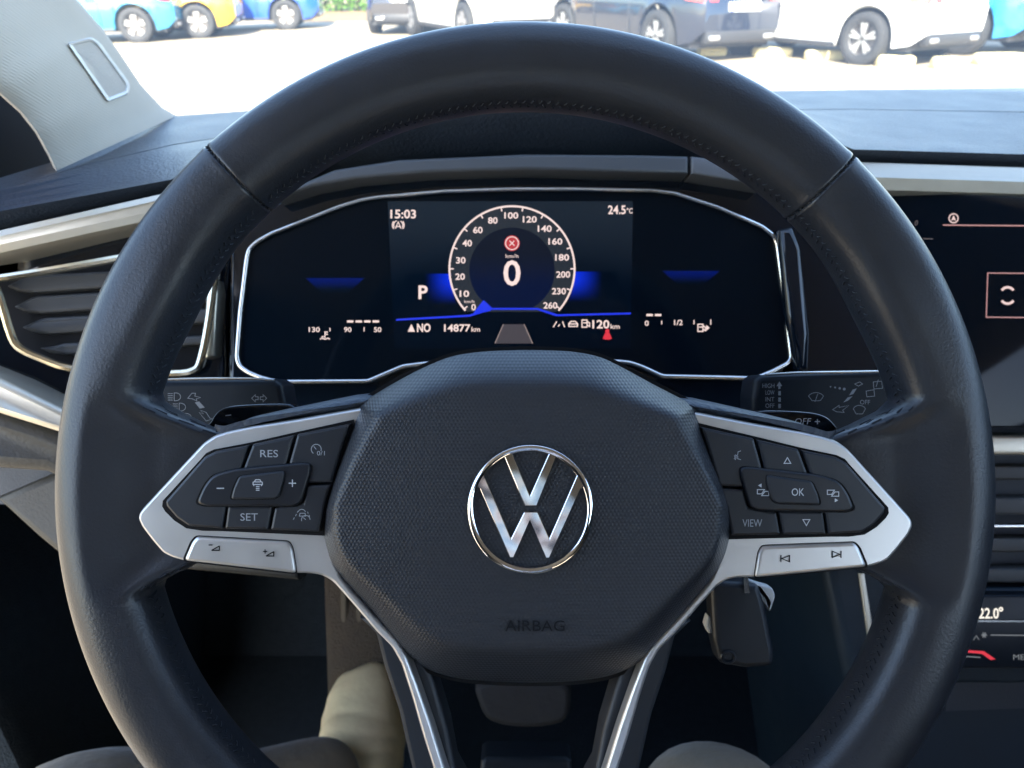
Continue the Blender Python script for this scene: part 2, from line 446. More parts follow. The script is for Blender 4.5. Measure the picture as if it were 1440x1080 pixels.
# --- right centre vent
cv = thing('centre_vent', 'dark slatted centre air vent under the touchscreen strip', 'air vent', V(1420, 730, .57))
slab('housing', [(1330, 645), (1900, 645), (1900, 826), (1330, 826)], .60, .02, dark_m, cv)
for y0, hh in ((655, 20), (700, 24), (757, 20), (800, 20)):
    slab('slat', [(1330, y0), (1900, y0), (1900, y0 + hh), (1330, y0 + hh)], .578, .016, vent_m, cv, bev=.002)
slab('chrome_line', [(1330, 738), (1900, 738), (1900, 742), (1330, 742)], .574, .01, chrome_soft, cv, bev=.0008)

# --- A pillar with tweeter
pil = thing('pillar_trim', 'light grey fabric covered windscreen pillar trim at the left', 'pillar trim', V(120, 120, .6))
Re = [(-10, -130), (60, -58), (105, 0), (140, 40), (165, 75), (195, 120), (225, 152), (246, 164)]
Rd = [.46, .52, .56, .60, .63, .67, .71, .735]
Le = [(-330, -130), (-200, -20), (-80, 75), (0, 130), (30, 157), (52, 185), (70, 218), (80, 240)]
Ld = [.34, .38, .42, .455, .475, .49, .51, .52]
rows = []
for t in range(29):
    u = t / 28 * 7; i = min(6, int(u)); w = u - i
    a = Vector(Re[i]).lerp(Vector(Re[i + 1]), w); b = Vector(Le[i]).lerp(Vector(Le[i + 1]), w)
    da = Rd[i] + (Rd[i + 1] - Rd[i]) * w; db = Ld[i] + (Ld[i + 1] - Ld[i]) * w
    row = [V(a.x + 3, a.y + 2, da + .05), V(a.x + 3, a.y - 1, da + .012)]
    for k in range(15):
        s = k / 14; p = a.lerp(b, s)
        row.append(V(p.x, p.y, da + (db - da) * s - .028 * math.sin(math.pi * min(1, s * 1.0)) ** .8 * 1.0))
    row.append(V(b.x - 2, b.y + 2, db + .02)); row.append(V(b.x - 2, b.y + 2, db + .08))
    rows.append(row)
v, f = grid(rows); pm = obj('cover', v, f, pillar_m, pil, 60)
bvh_p = BVHTree.FromPolygons([M @ Vector(p) for p in v], f)
def on_pillar(px, py, lift):
    h = bvh_p.ray_cast(Vector((0, 0, CAMZ)), ray(px, py).normalized())
    hit = h[0]
    if hit is None: return V(px, py, .62)
    return V(px, py, (M.inverted() @ hit).z * -1 - lift)
twp = round_poly([(92, 60), (129, 51), (141, 59), (184, 118), (182, 133), (151, 145), (146, 138)], 7, 5)
def surf_prism(poly, lift, thick, ins):
    """a plate that follows the pillar surface"""
    vin = [on_pillar(x, y, lift) for x, y in poly]
    q = inset2([Vector(p) for p in poly], -ins) if ins else [Vector(p) for p in poly]
    vout = [on_pillar(p.x, p.y, lift - thick) for p in q]
    return vin, vout
q_in = [tuple(p) for p in inset2([Vector(p) for p in twp], 5)]
ri = [on_pillar(x, y, .003) for x, y in q_in]; rm = [on_pillar(x, y, .0045) for x, y in [tuple(p) for p in inset2([Vector(p) for p in twp], 2.5)]]
ro = [on_pillar(x, y, -.002) for x, y in twp]; rin = [on_pillar(x, y, .0005) for x, y in [tuple(p) for p in inset2([Vector(p) for p in twp], 6.5)]]
v, f = grid([ro, rm, ri, rin], True); obj('speaker_bezel', v, f, pillar_smooth, pil, 60)
mb = MB(); n = len(rin); ctr = on_pillar(139, 97, .0015)
mb.add(rin + [p.lerp(ctr, .5) + Vector((0, 0, .0008)) for p in rin] + [ctr], [(i, (i + 1) % n, n + (i + 1) % n, n + i) for i in range(n)] + [(n + i, n + (i + 1) % n, 2 * n) for i in range(n)])
mb.build('speaker_mesh', grille_m, pil, 60)

# --- windscreen glass
wsm = bpy.data.materials.new('windscreen_glass'); wsm.use_nodes = True
n_, l_ = wsm.node_tree.nodes, wsm.node_tree.links; n_.remove(n_['Principled BSDF'])
tr = n_.new('ShaderNodeBsdfTransparent'); tr.inputs[0].default_value = (.97, .985, .98, 1)
gl = n_.new('ShaderNodeBsdfGlossy'); gl.inputs['Roughness'].default_value = .02
lw = n_.new('ShaderNodeLayerWeight'); lw.inputs[0].default_value = .5
pw = n_.new('ShaderNodeMath'); pw.operation = 'POWER'; pw.inputs[1].default_value = 5.0; l_.new(lw.outputs['Facing'], pw.inputs[0])
fr = n_.new('ShaderNodeMath'); fr.operation = 'MULTIPLY_ADD'; fr.inputs[1].default_value = .6; fr.inputs[2].default_value = .02; l_.new(pw.outputs[0], fr.inputs[0])
mx = n_.new('ShaderNodeMixShader'); l_.new(fr.outputs[0], mx.inputs[0]); l_.new(tr.outputs[0], mx.inputs[1]); l_.new(gl.outputs[0], mx.inputs[2])
tl = n_.new('ShaderNodeBsdfTranslucent'); tl.inputs[0].default_value = (.95, .96, .97, 1)
md = n_.new('ShaderNodeMixShader'); md.inputs[0].default_value = .035      # translucent veil added to wash out the view, imitating glare
l_.new(mx.outputs[0], md.inputs[1]); l_.new(tl.outputs[0], md.inputs[2]); l_.new(md.outputs[0], n_['Material Output'].inputs[0])
rows = []
for i in range(9):
    t = i / 8; row = []
    for j in range(17):
        x = -.42 + 1.5 * j / 16; u = (x - .33) / .75
        y0 = 1.02 - .22 * u * u
        row.append(Vector((x * (1 - .0 * t), y0 + (.16 - y0 + .12 * (1 - u * u)) * t - .04, .955 + .485 * t + .02 * math.sin(math.pi * t))))
    rows.append(row)
v, f = grid(rows); v, f = solidify(v, f, Vector((0, .002, .004)))
tag(obj('windscreen', v, f, wsm), 'clear raked windscreen above the dashboard looking out on the car park', 'windscreen')

# --- cabin shell: roof lining, doors, floor, rear (out of frame but it shades and is mirrored in the chrome)
mb = MB(); boxw(mb, (-.52, -1.9, 1.45), (1.18, .22, 1.49))
tag(mb.build('car_roof', headliner_m), 'light grey fabric roof lining over the seats', 'roof')
mb = MB(); boxw(mb, (-.60, -1.2, .16), (1.2, 1.35, .20)); fl = mb.build('floor', carpet); tag(fl, 'dark carpeted footwell floor', None, None, 'structure')
fw = MB(); fw.add([(-.6, .80, .20), (1.2, .80, .20), (1.2, 1.15, .70), (-.6, 1.15, .70), (-.6, .84, .20), (1.2, .84, .20), (1.2, 1.19, .70), (-.6, 1.19, .70)],
                  [(0, 1, 2, 3), (4, 7, 6, 5), (0, 4, 5, 1), (1, 5, 6, 2), (2, 6, 7, 3), (3, 7, 4, 0)])
boxw(fw, (-.6, 1.15, .70), (1.2, 1.19, .80)); boxw(fw, (-.6, .72, .802), (1.2, 1.19, .83))  # last box: hidden plate added to stop light leaking down behind the dash
tag(fw.build('firewall', carpet), 'dark carpeted bulkhead behind the pedals', 'bulkhead')
door = wthing('side_trim', 'dark side trim with black mirror corner below and behind the windscreen pillar', 'side trim', (-.46, .5, .2))
def dlocal(p): return Vector(p) - Vector((-.46, .5, .2))
mb = MB(); boxw(mb, dlocal((-.56, .45, .16)), dlocal((-.46, 1.1, .90))); bevel(mb.build('kick_panel', carpet, door), .02)
mb = MB(); boxw(mb, dlocal((-.70, -1.0, .14)), dlocal((-.47, .30, .32))); bevel(mb.build('sill_reflector', mat('reflector_paint', (.62, .58, .52), .4, var=.05), door), .02)  # unseen pale sill added to bounce sunlight onto the shoe
mb = MB(); mb.add([dlocal(p) for p in [(-.45, .40, .88), (-.45, .95, .88), (-.45, .95, 1.02), (-.45, .60, 1.16), (-.45, .50, 1.12), (-.50, .40, .88), (-.50, .95, .88), (-.50, .95, 1.02), (-.50, .60, 1.16), (-.50, .50, 1.12)]],
                  [(0, 1, 2, 3, 4), (9, 8, 7, 6, 5)] + [(i, (i + 1) % 5, 5 + (i + 1) % 5, 5 + i) for i in range(5)]); bevel(mb.build('mirror_corner', mat('mirror_corner_black', (.004, .007, .012), .8, spec=.15), door), .01)
mb = MB(); boxw(mb, (1.12, -1.8, .16), (1.2, 1.1, 1.12)); bevel(tag(mb.build('passenger_door_card', dark_m), 'dark passenger door panel on the far side', 'door panel'), .02)
mb = MB(); boxw(mb, (-.56, -1.79, .16), (-.48, -.26, 1.44)); bevel(tag(mb.build('rear_side_blocker', dark_m), 'unseen dark panel added behind the driver to cut light from the left', 'trim'), .02)  # unseen panel added to block light entering from the rear left
mb = MB(); boxw(mb, (-.6, -1.9, .16), (1.2, -1.8, 1.40)); tag(mb.build('cabin_rear_blocker', dark_m), 'unseen dark panel closing the cabin rear against light', 'trim')  # unseen cabin rear, built up high to keep light from behind out

# ================================================================== steering wheel
DW = .30
HC = V(738, 687, DW)
sw = thing('steering_wheel', 'black leather steering wheel with silver spokes, control buttons and round chrome emblem', 'steering wheel', HC)
R0, RT = .1663, .0159
seamA = [R(45.6), R(132.6)]
phis = [2 * math.pi * i / 300 for i in range(300)]
for s_ in seamA:
    phis = [p for p in phis if abs(p - s_) > .016] + [s_ + k for k in (-.014, -.010, -.007, -.0048, -.0032, -.0018, -.0007, .0007, .0018, .0032, .0048, .007, .010, .014)]
phis.sort()
def adiff(a, b): return abs((a - b + math.pi) % (2 * math.pi) - math.pi)
def rim_pt(phi, psi, lift=0.0):
    w = max(1 - sstep(R(9.5), R(14.5), adiff(phi, R(180 + .6))), 1 - sstep(R(9.5), R(14.5), adiff(phi, R(-1.2))))
    th = sum(math.exp(-(adiff(phi, R(a)) / R(9)) ** 2) for a in (153, 27))
    c, s = math.cos(psi), math.sin(psi)
    e_ = 2 / 2.45
    c2 = math.copysign(abs(c) ** e_, c); s2 = math.copysign(abs(s) ** e_, s)
    rin = RT + .040 * w + .0022 * th
    groove = 1 - .055 * sum(math.exp(-(adiff(phi, a) / .0026) ** 2) for a in seamA) + .012 * sum(math.exp(-((adiff(phi, a) - .010) / .006) ** 2) for a in seamA)
    rr = R0 + (RT * c2 if c > 0 else rin * c2) * groove
    z = RT * s2 * groove * (1 - .50 * w * sstep(.0, .35, -c2))
    if c < 0: z += .0015 * th * math.exp(-((psi - 2.2) / .5) ** 2)
    p = Vector((rr * math.cos(phi), rr * math.sin(phi), z))
    if lift:
        ctr = Vector((R0 * math.cos(phi), R0 * math.sin(phi), 0)); p += (p - ctr).normalized() * lift
    return HC + p
NPS = 48
rows = [[rim_pt(p, 2 * math.pi * k / NPS) for k in range(NPS)] for p in phis]
v, f = grid(rows + [rows[0]], True)
n0 = len(rows) * NPS
f = [tuple(i if i < n0 else i - n0 for i in q) for q in f]; v = v[:n0]
rim = obj('rim', v, f, leather, sw, 80)
# stitching on the inner face (baseball seam) and on the two cross seams
SR = {}
def run(k): return SR.setdefault(k, MB())
def free(phi): return adiff(phi, R(180.6)) > R(12) and adiff(phi, R(-1.2)) > R(12)
k = 0; ph = 0
while ph < 2 * math.pi:
    if free(ph) and min(adiff(ph, a) for a in seamA) > .02:
        for (p0, p1) in ((R(160), R(166)), (R(176), R(170))):
            a = rim_pt(ph + (.012 if p0 > 3 else 0), p0, .0002); b = rim_pt(ph + (.019 if p0 > 3 else .007), p1, .0003)
            m_ = rim_pt(ph + (.0155 if p0 > 3 else .0035), (p0 + p1) / 2, .0006)
            v, f = tube([a, m_, b], .00026, False, 5); run(('up' if 0 < ph < math.pi else 'down', p0)).add(v, f)
    ph += .0215
for s_ in seamA:
    for k in range(26):
        ps = R(-50 + k * 9.2)
        a = rim_pt(s_ - .0045, ps, -.0002); b = rim_pt(s_ + .0045, ps + .05, -.0002); m_ = rim_pt(s_, ps + .025, .0004)
        v, f = tube([a, m_, b], .00035, False, 5); run(s_).add(v, f)
for root, sg in ((180.6, 1), (-1.2, -1)):
    for dd in (-13.2, -12.2, -11.3, 11.3, 12.2, 13.2):
        a = R(root + dd)
        for ps in (2.35, 2.6, 2.9):
            v, f = tube([rim_pt(a, ps, .0003), rim_pt(a + R(.45), ps + .06, .0004)], .0004, False, 5); run((root, dd > 0)).add(v, f)
for k_ in SR: SR[k_].build('stitching', thread_m, rim, 60)

# hub / airbag cover
ho = [(604, 513), (640, 500), (684, 494), (742, 492), (800, 494), (840, 501), (870, 514), (920, 541), (969, 567), (981, 582), (1000, 636), (1022, 693), (1029, 729), (1026, 764), (1012, 800), (973, 849), (929, 902), (902, 929), (867, 947), (818, 957), (747, 960), (671, 957), (627, 950), (591, 935), (560, 907), (516, 853), (471, 802), (457, 769), (454, 738), (461, 698), (484, 627), (502, 580), (513, 564), (564, 533)]
ho = smooth_poly(ho, 5)
HCX, HCY = 743, 722
def hub_rings(out, dbase, height):
    rr = []
    ts = [0.02, .12, .25, .4, .52, .62, .70, .76, .80, .83, .86, .885, .91, .93, .95, .965, .98, .99, 1.0]
    for t in ts:
        ring = []
        for (x, y) in out:
            an = math.atan2(HCY - y, x - HCX)
            ver = abs(math.sin(an)) ** 1.5
            t0 = .95 - .17 * ver if math.sin(an) > 0 else .94 - .15 * ver
            face = 1 - .10 * t * t
            if t > t0:
                q = (t - t0) / (1 - t0); soft = 1 - q ** 1.7
                zz = height * (1 - .10 * t0 * t0) * (.10 + .90 * soft) if q < 1 else height * .02
                zz = height * (1 - .10 * t0 * t0) * (1 - .95 * (q ** 1.55))
            else: zz = height * face
            px = HCX + (x - HCX) * t; py = HCY + (y - HCY) * t
            p = V(px, py, dbase); p.z += zz; ring.append(p)
        rr.append(ring)
    return rr
rr = hub_rings(ho, .2885, .0)
HUBH = .020
# keep the outline where it is seen: rings live at their own depth but metric x,y from the base plane are pulled in for height
rr = hub_rings(ho, .2885, HUBH)
for ring in rr:
    for p in ring:
        s = (-p.z) / .2885
        p.x *= s; p.y *= s
v, f = grid(rr, True); nn = len(ho)
f.append(tuple(range(nn))); v += [p + Vector((0, 0, -.012)) for p in rr[-1]]
b0 = (len(rr) - 1) * nn; f += [(b0 + i, b0 + (i + 1) % nn, b0 + nn + (i + 1) % nn, b0 + nn + i) for i in range(nn)]
hub = obj('airbag_cover', v, f, hubplastic, sw, 60)
bvh_h = BVHTree.FromPolygons(v, f)
def on_hub(px, py, lift=0):
    d = V(px, py, 1); h = bvh_h.ray_cast(Vector((0, 0, 0)), d.normalized())
    return -h[0].z - lift if h[0] else .27
# shadow gap behind the hub
slab('hub_gap', [tuple(p) for p in inset2([Vector(p) for p in ho], -5 if area(ho) > 0 else -5)], .293, .02, black_gap, sw)
mb = MB(); DA = on_hub(752, 880, .0)
for (w_, m_, nm) in ((0.0, hubplastic, 'airbag_lettering'),):
    v, f = glyphs('AIRBAG', .006)
x0, x1 = min(p.x for p in v), max(p.x for p in v)
vv = []
for p in v:
    px = 752 + (p.x - (x0 + x1) / 2) * 84 / (x1 - x0); py = 880 - (p.y * 13 / CAP - 6.5) * 1.15
    vv.append(V(px, py, on_hub(px, py, .0004)))
v2, f2 = solidify(vv, f, Vector((0, 0, -.0006)))
obj('airbag_lettering', v2, f2, mat('letter_smooth', (.007, .0088, .012), .5, spec=.2), hub, 0)

# emblem
def ze(x, y): return (640 + x / 5.143, 610 + y / 5.143)
DE = on_hub(745, 716) - .0018
em = MB()
ecx, ecy = 545, 549
oo = [ze(ecx + 456 * math.cos(a), ecy - 469 * math.sin(a)) for a in [2 * math.pi * i / 96 for i in range(96)]]
oi = [ze(ecx + 411 * math.cos(a), ecy - 423 * math.sin(a)) for a in [2 * math.pi * i / 96 for i in range(96)]]
def ringsolid(outer, inner, d, thick, b):
    N = len(outer); rings = []
    A2 = [V(x, y, d) for x, y in outer]; B2 = [V(x, y, d) for x, y in inner]
    prof = [(0, thick), (0, b), (.06, b * .3), (.18, 0), (.5, -.0002), (.82, 0), (.94, b * .3), (1, b), (1, thick)]
    for (t, z) in prof: rings.append([a.lerp(c, t) + Vector((0, 0, -z)) for a, c in zip(A2, B2)])
    return grid(rings, True)
v, f = ringsolid(oo, oi, DE, .004, .0007); em.add(v, f)
Vp = [ze(*p) for p in [(350, 152), (405, 128), (542, 448), (685, 128), (740, 152), (592, 522), (503, 522)]]
Wp = [ze(*p) for p in [(150, 385), (134, 398), (185, 300), (205, 290), (405, 757), (500, 565), (597, 565), (682, 757), (885, 290), (905, 300), (956, 398), (937, 385), (912, 395), (683, 900), (655, 900), (541, 632), (425, 897), (395, 897), (178, 395)]]
for P_ in (Vp, Wp):
    v, f = prism(P_, DE + .0001, .0036, .0003, .0004, 2, r=1.6); em.add(v, f)
emo = em.build('emblem', chrome, sw, 30)
# dark backing disc inside the emblem
slab('emblem_disc', oi, DE + .0026, .002, plain_plastic, emo)

# spoke trims, pads and buttons
def z7(x, y): return (180 + x / 3.789, 560 + y / 3.789)
def mir(p): x, y = p; x2 = 1478 - x; return (x2, y + (x2 - x) * .0092)
def ident(p): return p
trim_out = [(513, 572), (507, 573), (417.5, 589), (349, 599.6), (318, 606), (300, 612), (285, 622), (259, 650), (220, 692), (199, 715), (194, 722), (192.5, 730), (198, 742), (214, 763), (228, 779), (240, 785), (256.5, 789.6), (338, 797.5), (412, 807), (441, 808), (454, 811), (467, 819), (492, 847), (528, 889), (550, 911), (564, 936), (578, 980), (594, 1036), (608, 1080), (640, 1190),
            (664, 1190), (626, 1080), (608, 1022), (589, 967), (572, 922), (555.6, 897), (522, 861), (490, 825), (478, 808), (470, 790), (475, 740), (520, 600)]
pad_poly = [(497, 590), (415, 608), (349, 623), (301, 632), (290, 637), (283, 645), (229, 704), (228, 712), (232, 719), (245, 732), (262, 743), (285, 746.5), (312, 747), (470, 754), (480, 700), (505, 620)]
buttons_L = {
    'tip': [(643, 250), (600, 376), (560, 480), (520, 588), (502, 697), (320, 683), (256, 640), (202, 577), (197, 550), (405, 312), (465, 282)],
    'a': [(662, 245), (885, 197), (846, 342), (840, 420), (560, 440), (614, 370)],
    'b': [(900, 192), (1185, 135), (1150, 235), (1086, 449), (960, 453), (850, 420), (858, 342)],
    'c': [(955, 463), (1082, 459), (1050, 560), (1018, 714), (757, 703), (780, 585), (930, 560)],
    'd': [(532, 575), (768, 575), (765, 600), (745, 702), (514, 698), (527, 600)]}
capsule = [(450, 408), (560, 378), (930, 343), (972, 350), (970, 400), (925, 552), (885, 577), (410, 577), (362, 560), (400, 470)]
centre = [(590, 415), (830, 386), (832, 420), (806, 520), (780, 538), (545, 540), (560, 480)]
rocker = [(365, 736), (855, 763), (876, 800), (897, 936), (294, 868), (338, 765)]
DT = .2848
def lit(mm, s, cx, cy, h, d, **k): return letters(mm, s, cx, cy, h, d, **k)
def make_side(T, right):
    sgn = -1 if right else 1
    P = lambda poly: [T(q) for q in poly]
    Pz = lambda poly: [T(z7(*q)) for q in poly]
    slab('spoke_trim', P(trim_out), DT, .007, silver, sw, bev=.0013, bd=.0022, seg=4, smooth=50, r=7)
    # leather bridge above the trim
    slab('spoke_cover', P(smooth_poly([(292, 604), (330, 592), (346, 586), (420, 570), (516, 553), (520, 576), (417, 592), (349, 603), (315, 612)], 3)), DT + .001, .02, dash_soft, sw, bev=.0035, bd=.016, seg=4)
    slab('button_pad', P(pad_poly), DT - .0008, .004, black_gap, sw)
    res = {}
    for nm, po in buttons_L.items():
        res[nm] = slab('button', Pz(po), DT - .0034, .003, button_m, sw, bev=.0010, bd=.0012, seg=2, smooth=30, r=2.5)
    cq = Pz(capsule); c0 = Vector((sum(p[0] for p in cq) / len(cq), sum(p[1] for p in cq) / len(cq)))
    slab('rocker_gap', [tuple(c0 + (Vector(p) - c0) * 1.022) for p in round_poly(cq, 13, 6)], DT - .0036, .003, black_gap, sw)  # black sheets like this are painted in for the dark gap round a key
    res['caps'] = slab('rocker_button', cq, DT - .0048, .003, rocker_m, sw, bev=.0010, bd=.0010, seg=3, r=12)
    cq = Pz(centre); c0 = Vector((sum(p[0] for p in cq) / len(cq), sum(p[1] for p in cq) / len(cq)))
    slab('rocker_gap', [tuple(c0 + (Vector(p) - c0) * 1.04) for p in round_poly(cq, 6, 5)], DT - .00495, .002, black_gap, sw)
    res['mid'] = slab('button', cq, DT - .0058, .003, button_m, sw, bev=.0008, seg=3, r=5)
    rq = Pz(rocker); c0 = Vector((sum(p[0] for p in rq) / len(rq), sum(p[1] for p in rq) / len(rq)))
    slab('rocker_gap', [tuple(c0 + Vector(((p[0] - c0.x) * 1.022, (p[1] - c0.y) * 1.05 - .5))) for p in round_poly(rq, 7, 5)], DT - .0002, .008, black_gap, sw)
    res['silver'] = slab('silver_rocker', rq, DT - .0011, .009, silver, sw, bev=.0014, bd=.0012, seg=3, r=6)
    # lower spoke legs in black plastic under the silver band
    leg = [(505, 870), (528, 892), (540, 940), (560, 1000), (578, 1080), (600, 1190), (700, 1190), (640, 1080), (630, 1025), (607, 947), (590, 925), (540, 860)]
    slab('lower_spoke', P(leg), DT + .008, .014, plain_plastic, sw, bev=.002)
    return res
L = make_side(ident, False); Rr = make_side(mir, True)
DB = DT - .00345; DC = DT - .00485; DM = DT - .00585; DS = DT - .0014
c7 = lambda x, y: z7(x, y)
px, py = c7(752, 295); text('RES', px, py, 10.0, DB, mid_print, L['a'], w=25, bold=0)
px, py = c7(645, 633); text('SET', px, py, 10.2, DB, mid_print, L['d'], w=24.5, bold=0)
px, py = c7(492, 480); strokes([[(px - 5.2, py), (px + 5.2, py)]], 1.4, DC).build('symbol', white_print, L['caps'], 0)
px, py = c7(876, 453); m_ = strokes([[(px - 5.2, py), (px + 5.2, py)], [(px, py - 5.2), (px, py + 5.2)]], 1.4, DC); m_.build('symbol', white_print, L['caps'], 0)
# car-ahead symbol
px, py = c7(691, 452)
m_ = strokes([[(px - 6.5, py + 2), (px - 6.5, py - 1), (px - 4.5, py - 2), (px - 3, py - 4.6), (px + 3, py - 4.6), (px + 4.5, py - 2), (px + 6.5, py - 1), (px + 6.5, py + 2), (px - 6.5, py + 2)],
              [(px - 5.5, py + 2), (px - 5.5, py + 4.2)], [(px + 5.5, py + 2), (px + 5.5, py + 4.2)], [(px - 4.4, py - 1.6), (px + 4.4, py - 1.6)],
              [(px - 2.4, py + 4.8), (px + 2.4, py + 4.8)], [(px - 2.4, py + 7.4), (px + 2.4, py + 7.4)], [(px - 2.4, py + 10), (px + 2.4, py + 10)]], 1.15, DM)
m_.build('symbol', white_print, L['mid'], 0)
# speed-limiter symbol
px, py = c7(1003, 272)
m_ = strokes([arc(px, py, 7, -20, 235, 20), [(px, py), (px - 3.5, py - 4)]], 1.0, DB); letters(m_, '0/1', px + 6.5, py + 5.5, 6.0, DB, w=11, bold=0)
m_.build('symbol', mid_print, L['b'], 0)
# lane assist symbol
px, py = c7(930, 628)
m_ = strokes([[(px - 13, py + 5), (px - 11.5, py + 2)], [(px - 10, py), (px - 8.5, py - 3)], [(px - 7.5, py - 5), (px - 6.5, py - 7)], [(px + 7, py - 6), (px + 8, py - 3.5)], [(px + 9, py - 1.5), (px + 10, py + 1)],
              [(px - 4.5, py), (px - 3.5, py - 4), (px + 3.5, py - 4), (px + 4.5, py), (px - 4.5, py)], arc(px + 4.5, py + 5, 6, 0, 200, 16), [(px + 4.5, py + 5), (px + 1, py + 2)], arc(px - 1, py - 4, 5.5, 20, 160, 10)], .95, DB)
m_.build('symbol', mid_print, L['c'], 0)
def voltri(px, py, s): return [[(px - 5, py + 3.4), (px + 6.7, py + 3.4)], [(px + 6, py + 3.4), (px + 6, py - 3.2)], [(px + 6, py - 2.8), (px - 5, py + 3.4)]]
px, py = c7(460, 798)
m_ = strokes(voltri(px + 1, py, 1) + [[(px - 8, py - 4.2), (px - 2.5, py - 4.2)]], 1.5, DS); m_.build('symbol', dark_print, L['silver'], 0)
px, py = c7(750, 828)
m_ = strokes(voltri(px + 1, py, 1) + [[(px - 8.2, py - 3), (px - 2.2, py - 3)], [(px - 5.2, py - 6), (px - 5.2, py)]], 1.5, DS); m_.build('symbol', dark_print, L['silver'], 0)
def z8(x, y): return (940 + x / 3.789, 560 + y / 3.789)
px, py = z8(365, 305)
m_ = strokes([[(px + 5.5, py - 6.5), (px + 1.5, py - 5), (px + 1.2, py - 2), (px - .5, py + .2), (px + 1.2, py + 1), (px + 1, py + 4.5), (px + 5.5, py + 6)], arc(px - 5.8, py + 2.5, 3, -55, 55, 8), arc(px - 6.5, py + 2.5, 5.3, -45, 45, 8)], 1.05, DB)
m_.build('symbol', mid_print, Rr['b'], 0)
px, py = z8(634, 332); strokes([[(px - 4.7, py + 4), (px + 4.7, py + 4), (px, py - 4.2), (px - 4.7, py + 4)]], 1.15, DB).build('symbol', white_print, Rr['a'], 0)
px, py = z8(735, 662); strokes([[(px - 4.9, py - 4), (px + 4.9, py - 4), (px, py + 4.4), (px - 4.9, py - 4)]], 1.15, DB).build('symbol', white_print, Rr['d'], 0)
px, py = z8(447, 665); text('VIEW', px, py, 10.2, DB, mid_print, Rr['c'], w=27.5, bold=0)
px, py = z8(690, 500); text('OK', px, py, 10.2, DM, white_print, Rr['mid'], w=17.5, bold=0)
def pages(px, py, tri):
    m_ = strokes([[(px - 8, py - 4), (px + 2, py - 4), (px - 2, py + 2), (px - 8, py + 2), (px - 8, py - 4)], [(px + 3, py - 1.5), (px + 8, py - 1.5), (px + 8, py + 4.5), (px - 2, py + 4.5), (px + 3, py - 1.5)]], 1.15, DC)
    fill(m_, [(px - 2, py + 3), (px + 3, py - 3), (px + 3, py - 1), (px - .5, py + 3)], DC)
    if tri < 0: fill(m_, [(px - 2.2, py - 12.5), (px - 2.2, py - 7), (px - 7, py - 9.8)], DC)
    else: fill(m_, [(px + 2.5, py + 7.5), (px + 2.5, py + 13), (px + 7.3, py + 10.2)], DC)
    return m_
px, py = z8(504, 502); pages(px, py, -1).build('symbol', white_print, Rr['caps'], 0)
px, py = z8(877, 505); pages(px, py, 1).build('symbol', white_print, Rr['caps'], 0)
px, py = z8(622, 855); strokes([[(px - 6, py - 5), (px - 6, py + 5)], [(px - 4.6, py), (px + 6.2, py - 4.4), (px + 6.2, py + 4.4), (px - 4.6, py)]], 1.5, DS).build('symbol', dark_print, Rr['silver'], 0)
px, py = z8(897, 832); strokes([[(px + 6, py - 5), (px + 6, py + 5)], [(px + 4.6, py), (px - 6.2, py - 4.4), (px - 6.2, py + 4.4), (px + 4.6, py)]], 1.5, DS).build('symbol', dark_print, Rr['silver'], 0)
# paddle shifters
pl = smooth_poly([(292, 606), (296, 592), (304, 580), (316, 573), (340, 569.5), (395, 567.5), (412, 571), (422, 584), (426, 604), (360, 618)], 3)
pd = slab('paddle_shifter', pl, .318, .006, gloss_black, sw, bev=.0012)
strokes([[(317, 584.5), (325, 583.5)]], 1.3, .3179).build('symbol', white_print, pd, 0)
pr = smooth_poly([(1058, 598), (1060, 584), (1070, 578), (1100, 577.5), (1140, 580), (1160, 585), (1172, 594), (1180, 606), (1176, 622), (1100, 622)], 3)
pd = slab('paddle_shifter', pr, .318, .006, gloss_black, sw, bev=.0012)
m_ = MB(); letters(m_, 'OFF', 1129, 592.5, 8.6, .3179, w=22, bold=0, slant=.2); letters(m_, '+', 1149.5, 593, 10, .3179, bold=.01)
m_.build('lettering', white_print, pd, 0)

# --- column stalks
stalk_m = mat('stalk_black', (.005, .008, .012), .45, spec=.25, var=.1)
ls = thing('light_stalk', 'black light and indicator stalk left of the column with headlamp symbols', 'stalk', V(300, 565, .365))
ss = slab('stalk', [(120, 541), (230, 535), (385, 533), (396, 540), (402, 570), (400, 622), (120, 622)], .365, .02, stalk_m, ls, bev=.003, r=5)
v, f = tube([V(225, 534, .3645), V(300, 532.5, .3645), V(360, 532.5, .3645), V(386, 535, .3645)], .0006); obj('chrome_edge', v, f, chrome_soft, ls)
DSk = .3647
def lamp(px, py, m_):
    m_ += [arc(px + 2, py, 7, -90, 90, 12) + [(px - 1, py - 5.5), (px - 1, py + 5.5), (px + 2, py + 5.5)]] if False else [[(px, py - 5.5)] + arc(px + 2, py, 7, 90, -90, 12, 5.5) + [(px, py + 5.5), (px, py - 5.5)]]
    for k in range(4): m_.append([(px - 9, py - 4.5 + 3 * k), (px - 2, py - 4.5 + 3 * k)])
    return m_
lines = []
for (x, y) in ((245, 558), (252, 572.5), (260, 587)): lamp(x, y, lines)
lines += [[(264, 560), (270, 553), (275, 553), (274, 557), (282, 559), (276, 561), (277, 564), (271, 561), (264, 560)], [(282, 577), (290, 580), (295, 588), (299, 589), (290, 592), (280, 580), (286, 582), (282, 577)]]
m_ = strokes(lines, .9, DSk); fill(m_, [(274, 566), (280, 564.5), (288, 573), (281, 574.5)], DSk)
letters(m_, '1x', 276, 590, 5, DSk, bold=0)
m_.build('symbol', grey_print, ss, 0)
m_ = strokes([[(354, 560), (359, 555), (359, 558), (363, 558), (363, 562), (359, 562), (359, 565), (354, 560)]], .9, DSk)
m_.build('symbol', grey_print, ss, 0)
